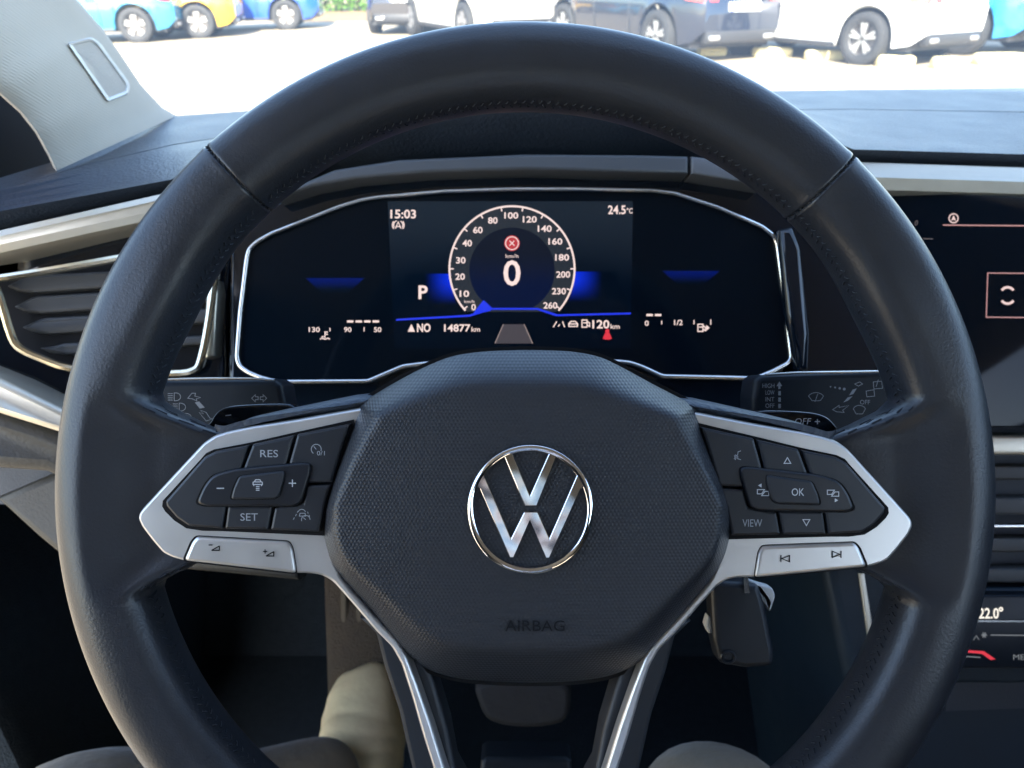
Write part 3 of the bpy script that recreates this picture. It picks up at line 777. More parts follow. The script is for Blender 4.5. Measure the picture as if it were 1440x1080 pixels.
m_ = strokes([[(375, 560), (370, 555), (370, 558), (366, 558), (366, 562), (370, 562), (370, 565), (375, 560)]], .9, DSk)
m_.build('symbol', grey_print, ss, 0)
rs = thing('wiper_stalk', 'black wiper stalk right of the column printed HIGH LOW INT OFF', 'stalk', V(1150, 560, .365))
ss = slab('stalk', [(1062, 533), (1072, 527), (1250, 521), (1380, 521), (1380, 626), (1060, 622), (1058, 560)], .365, .02, stalk_m, rs, bev=.003, r=5)
v, f = tube([V(1076, 527, .3645), V(1120, 524.5, .3645), V(1248, 522.5, .3645)], .0006); obj('chrome_edge', v, f, chrome_soft, rs)
m_ = MB()
for s_, y in (('HIGH', 542.5), ('LOW', 552), ('INT', 561.5), ('OFF', 570.5)): letters(m_, s_, 1089 - len(s_) * 2.1, y, 6, DSk, w=len(s_) * 4.2, bold=0)
fill(m_, [(1092, 543), (1096, 536.5), (1100, 543)], DSk); fill(m_, [(1094.5, 543), (1097.5, 543), (1097.5, 547), (1094.5, 547)], DSk)
for y in (550, 559, 568): fill(m_, [(1094.5, y), (1098, y), (1098, y + 6), (1094.5, y + 6)], DSk)
letters(m_, 'OFF', 1216.5, 565.5, 6.2, DSk, w=14, bold=0)
st_ = [[(1137, 557)] + arc(1147.5, 566, 14, 130, 50, 10) + [(1158, 557), (1154, 563), (1151, 563.5), (1142, 563.5), (1137, 557)], [(1146, 565), (1150, 554)],
       [(1218, 550), (1229, 548), (1230, 557), (1219, 558), (1218, 550)], [(1228, 537), (1240, 536), (1241, 546), (1229, 547), (1228, 537)], [(1232, 544), (1235, 534)],
       [(1200, 575)] + arc(1208.5, 581, 11, 130, 50, 8) + [(1217, 575), (1213, 582), (1204, 582), (1200, 575)],
       [(1171, 576), (1180, 570), (1180, 573), (1194, 570), (1185, 577), (1187, 580), (1176, 579), (1171, 576)], [(1202, 540), (1209, 537), (1213, 540), (1207, 543), (1202, 540)]]
m2 = strokes(st_, .9, DSk); m_.add(m2.v, m2.f)
for k in range(4): letters(m_, '.', 1168 + 6.4 * k, 540, 9 + 2.6 * k, DSk, bold=.02)
fill(m_, [(1186, 566), (1193, 563), (1199, 557), (1192, 559)], DSk); fill(m_, [(1194, 556), (1200, 554), (1205, 546), (1199, 548)], DSk)
m_.build('symbol', grey_print, ss, 0)

# --- steering column shroud
cs = thing('column_shroud', 'dark plastic steering column cover behind the wheel', 'column cover', V(760, 700, .42))
slab('cover', [(520, 590), (960, 590), (1010, 700), (1000, 800), (920, 880), (600, 880), (500, 800)], .335, .22, dark_m, cs, bev=.012, seg=4, r=40)
lv = slab('adjust_lever', [(676, 1071), (684, 1066), (796, 1066), (804, 1071), (806, 1120), (672, 1120)], .42, .02, mat('lever_black', (.005, .007, .010), .5, spec=.25), cs, bev=.003)
# --- ignition key with fob
ky = thing('car_key', 'black key fob hanging from the ignition right of the hub', 'key', V(1045, 870, .40))
slab('fob', [(1000, 826), (1006, 816), (1068, 822), (1076, 850), (1090, 920), (1088, 938), (1050, 941), (1012, 934), (1004, 900)], .385, .012, key_m, ky, bev=.003, seg=3, r=8)
slab('key_blade', [(1046, 812), (1052, 812), (1054, 834), (1047, 834)], .384, .003, chrome_soft, ky)
slab('silver_edge', round_poly([(1052, 816), (1070, 822), (1086, 826), (1091, 838), (1083, 862), (1076, 846)], 5, 4), .388, .006, pillar_smooth, ky, bev=.001)
slab('silver_edge', [(992, 880), (996, 866), (1002, 870), (1002, 892), (996, 890)], .390, .006, pillar_smooth, ky, bev=.001)
v, f = tube([V(1024 + 9 * math.cos(a), 924 - 8 * math.sin(a), .3845) for a in [2 * math.pi * i / 20 for i in range(20)]], .0008, True, 6); obj('key_hole', v, f, rocker_m, ky)

# ================================================================== instrument cluster
ic = thing('instrument_cluster', 'wide lit digital instrument display with silver frame and round speed dial reading 0', 'instrument display', V(720, 400, .5))
DI = .496
fr_ = [(333, 503), (337, 515), (350, 524), (370, 532), (393, 537), (518, 536), (534, 529), (567, 515), (599, 511), (660, 509), (740, 508), (864, 508), (886, 510), (903, 516), (931, 529), (1062, 532), (1087, 522), (1108, 511), (1113, 503), (1103.5, 423), (1093, 343), (1088, 332), (1071, 319), (1010, 292), (949, 272), (918, 268), (812, 266), (720, 266), (625, 269), (534, 277), (509, 281), (479, 290), (381, 329), (360, 341), (350, 351), (347, 364), (338, 439)]
fr_r = round_poly(fr_, 5, 3)
slab('screen_glass', fr_r, DI, .004, glass_black, ic)
v, f = tube([V(x, y, DI - .0015) for x, y in fr_r], .00155, True, 8); obj('frame', v, f, chrome_soft, ic, 80)
d1 = DI - .0006; d2 = DI - .0004; d3 = DI - .0002
# LCD area in the middle, its grey reflection painted in as a glow, and the four blue lights of the graphic
def gradmat(name, c0, c1, axis, a, b, s):
    m = bpy.data.materials.new(name); m.use_nodes = True; n = m.node_tree.nodes; l = m.node_tree.links
    bs = n['Principled BSDF']; bs.inputs['Base Color'].default_value = (.002, .006, .012, 1); bs.inputs['Roughness'].default_value = .05; bs.inputs['Specular IOR Level'].default_value = .13
    tc = n.new('ShaderNodeTexCoord'); sx = n.new('ShaderNodeSeparateXYZ'); l.new(tc.outputs['Object'], sx.inputs[0])
    mr = n.new('ShaderNodeMapRange'); mr.interpolation_type = 'SMOOTHSTEP'; mr.inputs[1].default_value = a; mr.inputs[2].default_value = b
    l.new(sx.outputs[axis], mr.inputs[0])
    mx = n.new('ShaderNodeMix'); mx.data_type = 'RGBA'; mx.inputs[6].default_value = (*c0, 1); mx.inputs[7].default_value = (*c1, 1)
    l.new(mr.outputs[0], mx.inputs[0]); l.new(mx.outputs[2], bs.inputs['Emission Color']); bs.inputs['Emission Strength'].default_value = s * EM
    return m
def loc(px, py): return V(px, py, DI) - OFF[ic.name]
lcd = gradmat('lcd_painted_reflection', (0, 0, 0), (.012, .017, .023), 1, loc(0, 415).y, loc(0, 285).y, 1)  # emission gradient imitates a grey reflection on the upper glass
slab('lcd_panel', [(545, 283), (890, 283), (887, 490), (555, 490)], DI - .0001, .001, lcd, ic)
def gradmat2(name, col, x0, x1, y0, y1, s):
    """a lit patch of the graphic: full at x0,y0 and gone at x1,y1"""
    m = bpy.data.materials.new(name); m.use_nodes = True; n = m.node_tree.nodes; l = m.node_tree.links
    bs = n['Principled BSDF']; bs.inputs['Base Color'].default_value = (.002, .006, .012, 1); bs.inputs['Roughness'].default_value = .05; bs.inputs['Specular IOR Level'].default_value = .13
    tc = n.new('ShaderNodeTexCoord'); sx = n.new('ShaderNodeSeparateXYZ'); l.new(tc.outputs['Object'], sx.inputs[0]); outs = []
    for ax, a, b in ((0, x1, x0), (1, y1, y0)):
        mr = n.new('ShaderNodeMapRange'); mr.interpolation_type = 'SMOOTHSTEP'; mr.inputs[1].default_value = a; mr.inputs[2].default_value = b
        l.new(sx.outputs[ax], mr.inputs[0]); outs.append(mr.outputs[0])
    mu = n.new('ShaderNodeMath'); mu.operation = 'MULTIPLY'; l.new(outs[0], mu.inputs[0]); l.new(outs[1], mu.inputs[1])
    m2 = n.new('ShaderNodeMath'); m2.operation = 'MULTIPLY'; m2.inputs[1].default_value = s * EM; l.new(mu.outputs[0], m2.inputs[0])
    bs.inputs['Emission Color'].default_value = (*col, 1); l.new(m2.outputs[0], bs.inputs['Emission Strength']); return m
def patch(nm, p, x0, x1, y0, y1, s, col=(.004, .03, .8)):
    a, b = loc(x0, y0), loc(x1, y1)
    slab('light_bar', p, d3, .0003, gradmat2(nm, col, a.x, b.x, a.y, b.y, s), ic)
patch('blue_left', [(570, 385), (634, 385), (634, 400), (642, 430), (570, 430)], 638, 596, 392, 430, 1.0)
patch('blue_right', [(807, 382), (868, 382), (868, 426), (798, 428), (806, 404)], 803, 848, 389, 426, 1.0)
patch('blue_far_left', [(430, 391), (512, 391), (490, 412), (452, 412)], 431, 429, 391, 409, .14)
patch('blue_far_right', [(932, 381), (1012, 381), (990, 400), (952, 400)], 933, 931, 381, 399, .14)
slab('base_line', [(557, 448.5), (660, 442.5), (690, 433), (756, 433), (784, 442), (887, 439.5), (887, 442), (782, 444.6), (755, 435.6), (691, 435.6), (661, 445.2), (557, 451)], d2, .0003, e_blue, ic)
slab('needle_wedge', [(664, 443), (668, 437), (680, 422), (692, 433), (690, 437)], d2, .0003, e_blue, ic)
DCX, DCY, DR = 720, 378, 88
dm = strokes([arc(DCX, DCY, DR, -42, 222, 80, 88)], 2.6, d1)
dial = dm.build('dial_ring', e_white, ic, 0)
slab('dial_face', arc(DCX, DCY, DR - 1, -44, 224, 60), d3, .0002, mat('dial_face', (.005, .006, .009), .2, emit=(.020, .026, .034), est=EM), ic)
slab('dial_centre', arc(DCX, DCY + 2, 60, -68, 248, 60), d2 + .00005, .0002, gradmat('dial_core', (.002, .004, .028), (.008, .008, .012), 1, loc(0, 410).y, loc(0, 350).y, 1), ic)
tk = []
for a in range(-40, 221, 20): tk.append([(DCX + DR * math.cos(R(a)), DCY - DR * math.sin(R(a))), (DCX + (DR - 6) * math.cos(R(a)), DCY - (DR - 6) * math.sin(R(a)))])
m_ = strokes(tk, 1.8, d1)
for s_, x, y in (('0', 666, 432), ('10', 653, 413), ('20', 647, 389), ('30', 648, 366), ('40', 657, 342), ('60', 672, 323.5), ('80', 693, 310), ('100', 719, 303), ('120', 745, 308.5), ('140', 766, 321.5), ('160', 781, 339.5), ('180', 790.5, 362), ('200', 792, 386), ('230', 786, 409.5), ('260', 774, 429.5)):
    letters(m_, s_, x, y, 8.4, d1, w=6.2 * len(s_) + (1 if len(s_) > 1 else 0), bold=.02)
m_.build('dial_numbers', e_white, dial, 0)
text('km/h', 720, 360, 5, d1, e_white, dial, 'unit_lettering', w=18, bold=0); text('km/h', 660, 424, 4, d1, e_white, dial, 'unit_lettering', w=14, bold=0)
m_ = MB(); letters(m_, '0', 720, 384, 34, d1, w=24, bold=.012)
m_.build('speed_reading', e_white, dial, 0)
sg_ = slab('traffic_sign', arc(720, 342, 11, 0, 360, 32)[:-1], d2, .0003, e_redw, ic)
m_ = strokes([arc(720, 342, 9, 0, 360, 28), [(716.5, 338.5), (723.5, 345.5)], [(723.5, 338.5), (716.5, 345.5)]], 1.3, d1); m_.build('symbol', e_white, sg_, 0)
def ro(nm, items, lines=(), w=1.5, fills=()):
    m_ = MB()
    for (a, kw) in items: letters(m_, *a, d1, **kw)
    if lines: q = strokes(lines, w, d1); m_.add(q.v, q.f)
    for p in fills: fill(m_, p, d1)
    m_.build(nm, e_white, ic, 0)
ro('clock_reading', [(('15:03', 567, 301, 11.5), dict(w=36, bold=.02))])
ro('temperature_reading', [(('24.5', 867.5, 295, 11.5), dict(w=25, bold=.02)), (('\u00b0C', 885.5, 296.5, 7), dict(w=8.5, bold=.015))])
ro('gear_reading', [(('P', 595, 411, 18), dict(w=13, bold=.025))])
ro('compass_reading', [(('NO', 596, 461, 11), dict(w=19, bold=.025))], fills=[[(573.5, 466.5), (578.5, 455.5), (583.5, 466.5)]])
ro('odometer_reading', [(('14877', 643, 461.2, 9.5), dict(w=37, bold=.02)), (('km', 669, 463, 6.5), dict(w=12, bold=.01))])
ro('range_reading', [(('120', 845, 456, 11), dict(w=24, bold=.02)), (('km', 865, 459, 6.5), dict(w=13, bold=.01))])
ro('coolant_gauge', [((s_, x, 463.5, 6.5), dict(w=5.2 * len(s_), bold=.015)) for s_, x in (('130', 442), ('90', 489), ('50', 531))], [[(512, 460), (512, 466)], [(464, 461), (464, 466)]], 1.3)
ro('coolant_bar', [], [[(x, 452), (x + 9, 452)] for x in (488, 500, 512, 524)], 3)
ro('fuel_gauge', [(('0', 909.5, 454.5, 7), dict(w=5.5, bold=.015)), (('1/2', 954, 453.5, 7), dict(w=12, bold=.015)), (('1', 999.5, 453, 7), dict(bold=.015))], [[(930.5, 451), (930.5, 456)], [(976, 450), (976, 456)]], 1.3)
ro('fuel_bar', [], [[(909, 443), (918, 443)], [(921, 443), (930, 443)]], 3)
ro('stop_start_symbol', [], [arc(560, 316.5, 6.5, -30, 60, 8), arc(560, 316.5, 6.5, 110, 210, 8), [(556, 321.5), (560, 312), (564, 321.5)], [(557.5, 318.5), (562.5, 318.5)], arc(560, 316.5, 8.3, -40, 40, 6), arc(560, 316.5, 8.3, 140, 220, 6)], 1.4)
ro('coolant_symbol', [], [[(457, 466), (457, 475)], [(457, 467), (461, 467)], [(457, 470), (461, 470)], [(450, 477), (453, 475.5), (457, 477), (461, 475.5), (464, 477)], [(452, 473.5), (456, 473.5)]])
for (x, y, fl_) in ((986, 461, [[(993, 457), (993, 465), (998, 461)]]), (823, 455, ())):
    ro('fuel_pump_symbol', [], [[(x - 4.5, y + 5), (x - 4.5, y - 5), (x + 2.5, y - 5), (x + 2.5, y + 5), (x - 4.5, y + 5)], [(x - 3, y - 1), (x + 2, y - 1)], [(x + 2.5, y - 3), (x + 6, y - 1), (x + 6, y + 4), (x + 2.5, y + 2)]], 1.5, fl_)
ro('assist_symbol', [], [[(778, 460), (783, 452)], [(794, 460), (791, 452)], [(785, 459), (787, 456)], [(800, 459), (800, 455), (803, 452), (809, 452), (812, 455), (812, 459), (800, 459)], [(799, 455.5), (813, 455.5)]])
slab('lane_graphic', [(708, 456), (737, 456), (749, 483), (696, 483)], d2, .0002, e_road, ic)
m_ = strokes([[(708, 456), (696, 483)], [(737, 456), (749, 483)]], 1.2, d1); m_.build('lane_edges', e_dim, ic, 0)
m_ = MB(); fill(m_, arc(854, 465.5, 3, 0, 360, 14)[:-1], d1); fill(m_, [(851, 468), (857, 468), (860.5, 476), (857, 477.5), (851, 477.5), (847.5, 476)], d1); m_.build('seat_belt_lamp', e_red, ic, 0)

# ================================================================== touchscreen and climate panel
tsn = thing('touchscreen', 'dark glass infotainment touchscreen right of the wheel showing a few pink lines', 'touchscreen', V(1400, 440, .56))
DN = .553
slab('screen_glass', [(1120, 262), (1440, 277), (1900, 296), (1900, 606), (1170, 598)], DN, .02, glass_black, tsn, bev=.001)
dn1 = DN - .0005
m_ = strokes([arc(1341, 307, 6.3, 0, 360, 24)], 1.6, dn1); fill(m_, [(1337.5, 310.5), (1341, 302.5), (1344.5, 310.5), (1341, 308.8)], dn1)
m2 = strokes([arc(1417, 414, 10, 35, 145, 12), arc(1417, 417, 10, 215, 325, 12)], 3.4, dn1); m_.add(m2.v, m2.f); m_.build('symbol', emis('ts_white', (1, .72, .68), .9), tsn, 0)
m_ = strokes([[(1326, 316.5), (1700, 319.5)]], 1.6, dn1); m2 = strokes([[(1389, 384), (1387, 446), (1700, 449), (1700, 386), (1389, 384)]], 1.3, dn1); m_.add(m2.v, m2.f)
m_.build('screen_lines', e_pink, tsn, 0)
m_ = strokes([[(1298, 335.5), (1312, 336)]], 1.2, dn1); letters(m_, '0', 1288.5, 313.5, 7, dn1, slant=.25, bold=0); m_.build('dim_symbol', emis('ts_dim', (1, .8, .8), .12), tsn, 0)

cp = thing('climate_panel', 'black climate control panel reading 22.0 degrees right of the wheel', 'climate panel', V(1400, 890, .57))
DP = .562
slab('panel', [(1330, 836), (1900, 842), (1900, 946), (1316, 940)], DP, .012, mat('climate_black', (.004, .007, .012), .3, spec=.2), cp, bev=.002)
dp1 = DP - .0004
m_ = MB(); letters(m_, '22.0', 1390.5, 862.5, 14, dp1, w=28, bold=.015); letters(m_, '\u00b0', 1407.5, 862, 14, dp1, bold=.02); m_.build('temperature_reading', e_warm, cp, 0)
slab('chrome_line', [(1365, 872), (1900, 876), (1900, 878.5), (1365, 874.5)], DP - .001, .002, chrome_soft, cp)
m_ = strokes([[(1393, 893), (1700, 896)]], 1.4, dp1); m2 = strokes([[(1348, 922.5), (1379, 924.5)]], 1.4, dp1); m_.add(m2.v, m2.f)
m2 = strokes([[(1384 + 4 * math.cos(R(a)), 893 - 4 * math.sin(R(a))), (1384 - 4 * math.cos(R(a)), 893 + 4 * math.sin(R(a)))] for a in (0, 60, 120)], 1.7, dp1); m_.add(m2.v, m2.f)
m2 = strokes([[(1369, 900), (1373, 894), (1377, 900)]], 1, dp1); m_.add(m2.v, m2.f)
letters(m_, 'MENU', 1442, 924, 7.5, dp1, w=34, bold=0)
m_.build('symbol', emis('cp_grey', (.6, .65, .7), .3), cp, 0)
slab('red_slider', [(1354, 914), (1384, 916), (1400, 927), (1393, 928), (1381, 919.5), (1354, 917)], dp1 + .0001, .0003, e_red, cp)

# ================================================================== footwell
pe = thing('brake_pedal', 'dark rubber brake pedal seen between the lower spokes', 'pedal', V(735, 990, .74))
slab('pad', smooth_poly([(672, 962), (730, 956), (795, 962), (803, 990), (790, 1018), (735, 1025), (690, 1016), (674, 992)], 4), .76, .02, rubber, pe, bev=.006)
v, f = tube([V(735, 980, .785), V(735, 900, .86), V(735, 820, .92)], .012); obj('arm', v, f, dark_m, pe)
fr2 = thing('footrest', 'worn brown carpet footrest in the left footwell', 'footrest', V(460, 880, .8))
slab('pad', [(452, 790), (540, 790), (556, 850), (560, 970), (500, 985), (458, 980)], lambda x, y: .93 - (y - 800) * .0002, .05, mat('footrest_carpet', (.060, .045, .030), .95, bump=('noise', 400, .003), var=.3, vscale=60), fr2, bev=.012)
for x in (478, 500, 520):
    slab('rib', [(x, 826), (x + 9, 826), (x + 11, 945), (x + 2, 945)], .915, .02, mat('rib_rubber', (.10, .078, .05), .8, var=.2), fr2, bev=.003)

# --- person: trousers, pink shirt, white shoe
person = wthing('person', 'driver in khaki trousers with one scuffed cream shoe below the wheel', 'person', (0, -.35, .45))
PO = Vector((0, -.35, .45))
jo = [((0, -.33, .58), .15), ((0, -.37, .80), .14), ((0, -.44, 1.00), .16), ((0, -.47, 1.14), .09), ((0, -.48, 1.22), .06),
      ((-.11, -.25, .57), .10), ((-.24, .05, .545), .084), ((-.335, .33, .56), .064), ((-.27, .42, .42), .052), ((-.163, .505, .36), .047),
      ((.11, -.25, .53), .10), ((.14, .05, .53), .080), ((.148, .36, .557), .064), ((.175, .34, .42), .052), ((.19, .29, .29), .045),
      ((-.17, -.45, 1.08), .07), ((.17, -.45, 1.08), .07)]
ed = [(0, 1), (1, 2), (2, 3), (3, 4), (0, 5), (5, 6), (6, 7), (7, 8), (8, 9), (0, 10), (10, 11), (11, 12), (12, 13), (13, 14), (2, 15), (2, 16)]
me = bpy.data.meshes.new('body'); me.from_pydata([tuple(Vector(j[0]) - PO) for j in jo], ed, [])
bo = bpy.data.objects.new('body', me); COL.objects.link(bo)
sk = bo.modifiers.new('skin', 'SKIN'); sk.use_smooth_shade = True
for i, j in enumerate(jo): me.skin_vertices[0].data[i].radius = (j[1], j[1])
me.skin_vertices[0].data[0].use_root = True
bo.modifiers.new('sub', 'SUBSURF').levels = 3
dg = bpy.context.evaluated_depsgraph_get(); dg.update()
me2 = bpy.data.meshes.new_from_object(bo.evaluated_get(dg)); bpy.data.objects.remove(bo)
bo = bpy.data.objects.new('body', me2); COL.objects.link(bo); bo.parent = person
khaki = mat('khaki_cloth', (.20, .15, .095), .9, bump=('noise', 26, .006), var=.2, vscale=40, sheen=.2)
shirt = mat('pink_shirt', (.72, .40, .34), .85, bump=('noise', 14, .02))
n_, l_ = shirt.node_tree.nodes, shirt.node_tree.links
no = n_.new('ShaderNodeTexNoise'); no.inputs['Scale'].default_value = 17; no.inputs['Distortion'].default_value = 1.5; no.inputs['Detail'].default_value = 3
cr = n_.new('ShaderNodeValToRGB'); cr.color_ramp.interpolation = 'EASE'
for p_, c_ in ((.38, (.03, .035, .05, 1)), (.42, (.60, .40, .36, 1)), (.48, (.78, .70, .66, 1)), (.54, (.25, .36, .50, 1)), (.60, (.85, .85, .86, 1))):
    e_ = cr.color_ramp.elements.new(p_); e_.color = c_
cr.color_ramp.elements.remove(cr.color_ramp.elements[0]); cr.color_ramp.elements.remove(cr.color_ramp.elements[-1])
tc = n_.new('ShaderNodeTexCoord'); l_.new(tc.outputs['Object'], no.inputs['Vector']); l_.new(no.outputs['Fac'], cr.inputs[0]); l_.new(cr.outputs[0], n_['Principled BSDF'].inputs['Base Color'])
me2.materials.clear(); me2.materials.append(khaki); me2.materials.append(shirt)
for p in me2.polygons: p.material_index = 1 if (p.center.z + PO.z > .70) else 0; p.use_smooth = True
def shoe(c, direction, rise, name_l):
    """lofted shoe, c heel position, direction angle in plan"""
    prof = [(0, .030, .070), (.02, .036, .085), (.07, .038, .088), (.12, .041, .076), (.17, .047, .064), (.215, .049, .055), (.25, .044, .048), (.272, .032, .040), (.282, .014, .026)]
    fx = Vector((math.sin(direction), math.cos(direction), 0)); sx = Vector((math.cos(direction), -math.sin(direction), 0)); up = Vector((0, 0, 1))
    f2 = (fx * math.cos(rise) + up * math.sin(rise)); u2 = f2.cross(sx) * -1
    if u2.z < 0: u2 = -u2
    ts_, ws_, hs_ = zip(*[tuple(q) for q in smooth_poly([Vector(q) for q in prof], 6, False)]); rows = []
    for q in range(57):
        t = .282 * q / 56; w = interp(ts_, ws_, t); h = interp(ts_, hs_, t)
        h -= .0022 * sum(math.exp(-((t - c0) / .0034) ** 2) for c0 in (.118, .141, .166, .186, .207)); w += .0006 * math.sin(t * 260)
        row = []
        for k in range(16):
            a = 2 * math.pi * k / 16; ca, sa = math.cos(a), math.sin(a)
            z = h * (max(0, sa) ** .75) if sa > 0 else -.018 * (abs(sa) ** .4)
            row.append(c + f2 * (t + .006 * math.sin(3 * a + t * 40) * (sa > 0)) + sx * (w * math.copysign(abs(ca) ** .7, ca)) + u2 * z)
        rows.append(row)
    rows = [[r - PO for r in row] for row in rows]
    v, f = grid(rows, True); f.append(tuple(range(16))); f.append(tuple(len(v) - 16 + i for i in range(16)))
    o = obj('shoe', v, f, mat('shoe_canvas', (.94, .66, .38), .8, bump=('noise', 24, .0035), var=.30, vscale=22), person, 60)
    md = o.modifiers.new('sub', 'SUBSURF'); md.levels = 1; md.render_levels = 1
    return o, (c, f2, sx, u2)
tgt = at_z(520, 955, .36)
s1, (c_, f2, sx_, u2) = shoe(Vector((tgt.x + .012, tgt.y - .25, .275)), R(-4), R(14), 'a')
# laces / tongue opening of the visible shoe
mb = MB()
for k in range(3):
    t = .06 + k * .022; h = [.091, .091, .084][k]
    pts = [c_ + f2 * (t + .004 * math.cos(a * 2)) + sx_ * (.028 * a) + u2 * (h - .012 * a * a - .001) - PO for a in (-1, -.6, -.2, .2, .6, 1)]
    v, f = tube(pts, .0020, False, 6); mb.add(v, f)
mb.build('lace', mat('lace', (.55, .40, .24), .9), s1)
shoe(Vector((.19, .25, .225)), R(4), R(2), 'b')

# ================================================================== car park outside
def carpaint(nm, c): return mat('paint_' + nm, c, .25, coat=1.0, var=.04, vscale=3)
car_glass = mat('car_glass', (.02, .025, .03), .06)
tail_red = mat('tail_lamp', (.45, .01, .015), .15, coat=1)
plate_m = mat('number_plate', (.75, .75, .74), .4)
plate_b = mat('plate_band', (.02, .06, .35), .4)
rim_m = mat('alloy', (.55, .55, .56), .3, metal=.8)
lampw = mat('clear_lamp', (.75, .77, .8), .1, coat=1)
blackp = mat('black_trim', (.02, .02, .022), .5, var=.2)
def car(label, paint, rear_wheel, head, s=1.0, group='cars parked outside the windscreen', plate=True, dark_low=True, emblem=False, near='left'):
    """rear_wheel: world point where the near-side rear wheel stands, head: direction (angle from +x) the car points; local +x = forwards"""
    rw = .33; xr, xf, hw, Lh = -1.28, 1.28, .88, 2.06
    side = 1 if near == 'left' else -1
    off = Matrix.Rotation(head, 3, 'Z') @ Vector((xr, side * .78, 0)) * s
    t = wthing('parked_car', label, 'car', rear_wheel - off, head, group)
    t.scale = (s, s, s)
    # body loft
    rows = []; N = 110
    for i in range(N + 1):
        x = -Lh + 2 * Lh * i / N
        w = hw * (1 - .25 * (abs(x) / Lh) ** 7)
        top = interp([-2.06, -2.02, -1.9, -1.0, .6, .95, 1.7, 1.95, 2.06], [.62, .88, .97, .99, .97, .95, .84, .72, .52], x)
        low = interp([-2.06, -1.9, -1.6, 1.6, 1.95, 2.06], [.42, .28, .22, .22, .26, .40], x)
        for xc in (xr, xf):
            q = .40 ** 2 - (x - xc) ** 2
            if q > 0: low = max(low, rw + math.sqrt(q) * .98 - .0)
        z = [low, max(low + .015, .40), max(low + .03, .56), max(low + .045, .72), max(low + .06, top - .10), top]
        ww = [w * .955, w * .985, w, w * .995, w * .975, w * .90]
        row = [Vector((x, a, b)) for a, b in zip(ww, z)] + [Vector((x, 0, top + .03))] + [Vector((x, -a, b)) for a, b in reversed(list(zip(ww, z)))]
        rows.append(row)
    v, f = grid(rows); nr = len(rows[0]); f.append(tuple(range(nr))); f.append(tuple(len(v) - nr + i for i in range(nr)))
    obj('body', v, f, paint, t, 40)
    mb = MB(); boxw(mb, (-1.85, -.70, .20), (1.85, .70, .55)); mb.build('underbody', blackp, t)
    # greenhouse and roof
    gh = []
    for (z, x0, x1, w) in ((.955, -1.96, 1.05, .80), (1.15, -1.88, .72, .76), (1.36, -1.66, .30, .66)):
        gh.append([Vector((x0, -w, z)), Vector((x1, -w * .95, z)), Vector((x1 + .08, 0, z)), Vector((x1, w * .95, z)), Vector((x0, w, z)), Vector((x0 - .05, 0, z))])
    v, f = grid(gh, True); obj('window', v, f, car_glass, t, 30)
    top = gh[-1]; v = top + [p * 1 + Vector((-p.x * .05 - .03, -p.y * .06, .06)) for p in top]; n = 6
    obj('roof', v, [(i, (i + 1) % n, n + (i + 1) % n, n + i) for i in range(n)] + [tuple(range(n, 2 * n))], paint, t, 40)
    for sd in (1, -1):
        for zz in (-.3,):
            v, f = tube([Vector((-1.9, sd * .80, .98)), Vector((-1.62, sd * .67, 1.38))], .06); obj('pillar', v, f, paint, t)
        # sill strip
        mb = MB(); boxw(mb, (xr + .42, sd * .875 - .02, .205), (xf - .42, sd * .875 + .012, .27)); bevel(mb.build('sill', blackp, t), .01)
        for xs in (-.62, .32, 1.02):
            v, f = tube([Vector((xs, sd * hw * 1.0, .30)), Vector((xs - .01, sd * hw * 1.003, .56)), Vector((xs, sd * hw * .998, .72)), Vector((xs, sd * hw * .93, .92))], .006, False, 5); obj('door_seam', v, f, blackp, t)
        for xs in (-.50, .45):
            v, f = tube([Vector((xs - .09, sd * .872, .80)), Vector((xs - .07, sd * .895, .805)), Vector((xs + .07, sd * .895, .805)), Vector((xs + .09, sd * .872, .80))], .012, False, 6); obj('door_handle', v, f, paint, t)
        # tail lamp wrapping the corner
        mb = MB(); mb.add([(-2.02, sd * .46, .78), (-1.98, sd * .70, .77), (-1.80, sd * .845, .80), (-1.80, sd * .835, .93), (-1.97, sd * .70, .93), (-2.01, sd * .46, .91),
                           (-1.9, sd * .46, .78), (-1.9, sd * .66, .77), (-1.78, sd * .80, .80), (-1.78, sd * .79, .93), (-1.9, sd * .66, .93), (-1.9, sd * .46, .91)],
                          [(0, 1, 4, 5), (1, 2, 3, 4), (6, 11, 10, 7), (7, 10, 9, 8), (0, 6, 7, 1), (1, 7, 8, 2), (5, 4, 10, 11), (4, 3, 9, 10), (0, 5, 11, 6), (2, 8, 9, 3)])
        o = mb.build('tail_lamp', tail_red, t, 20)
        o.location.x = -.035
        mb = MB(); mb.add([(2.0, sd * .42, .66), (1.86, sd * .74, .68), (1.66, sd * .84, .74), (1.68, sd * .82, .82), (1.86, sd * .72, .80), (1.97, sd * .42, .74),
                           (1.8, sd * .42, .66), (1.7, sd * .66, .68), (1.6, sd * .78, .74), (1.6, sd * .76, .80), (1.7, sd * .66, .79), (1.8, sd * .42, .74)],
                          [(0, 1, 4, 5), (1, 2, 3, 4), (6, 11, 10, 7), (7, 10, 9, 8), (0, 6, 7, 1), (1, 7, 8, 2), (5, 4, 10, 11), (4, 3, 9, 10), (0, 5, 11, 6), (2, 8, 9, 3)])
        o = mb.build('headlight', lampw, t, 20); o.location.x = .03
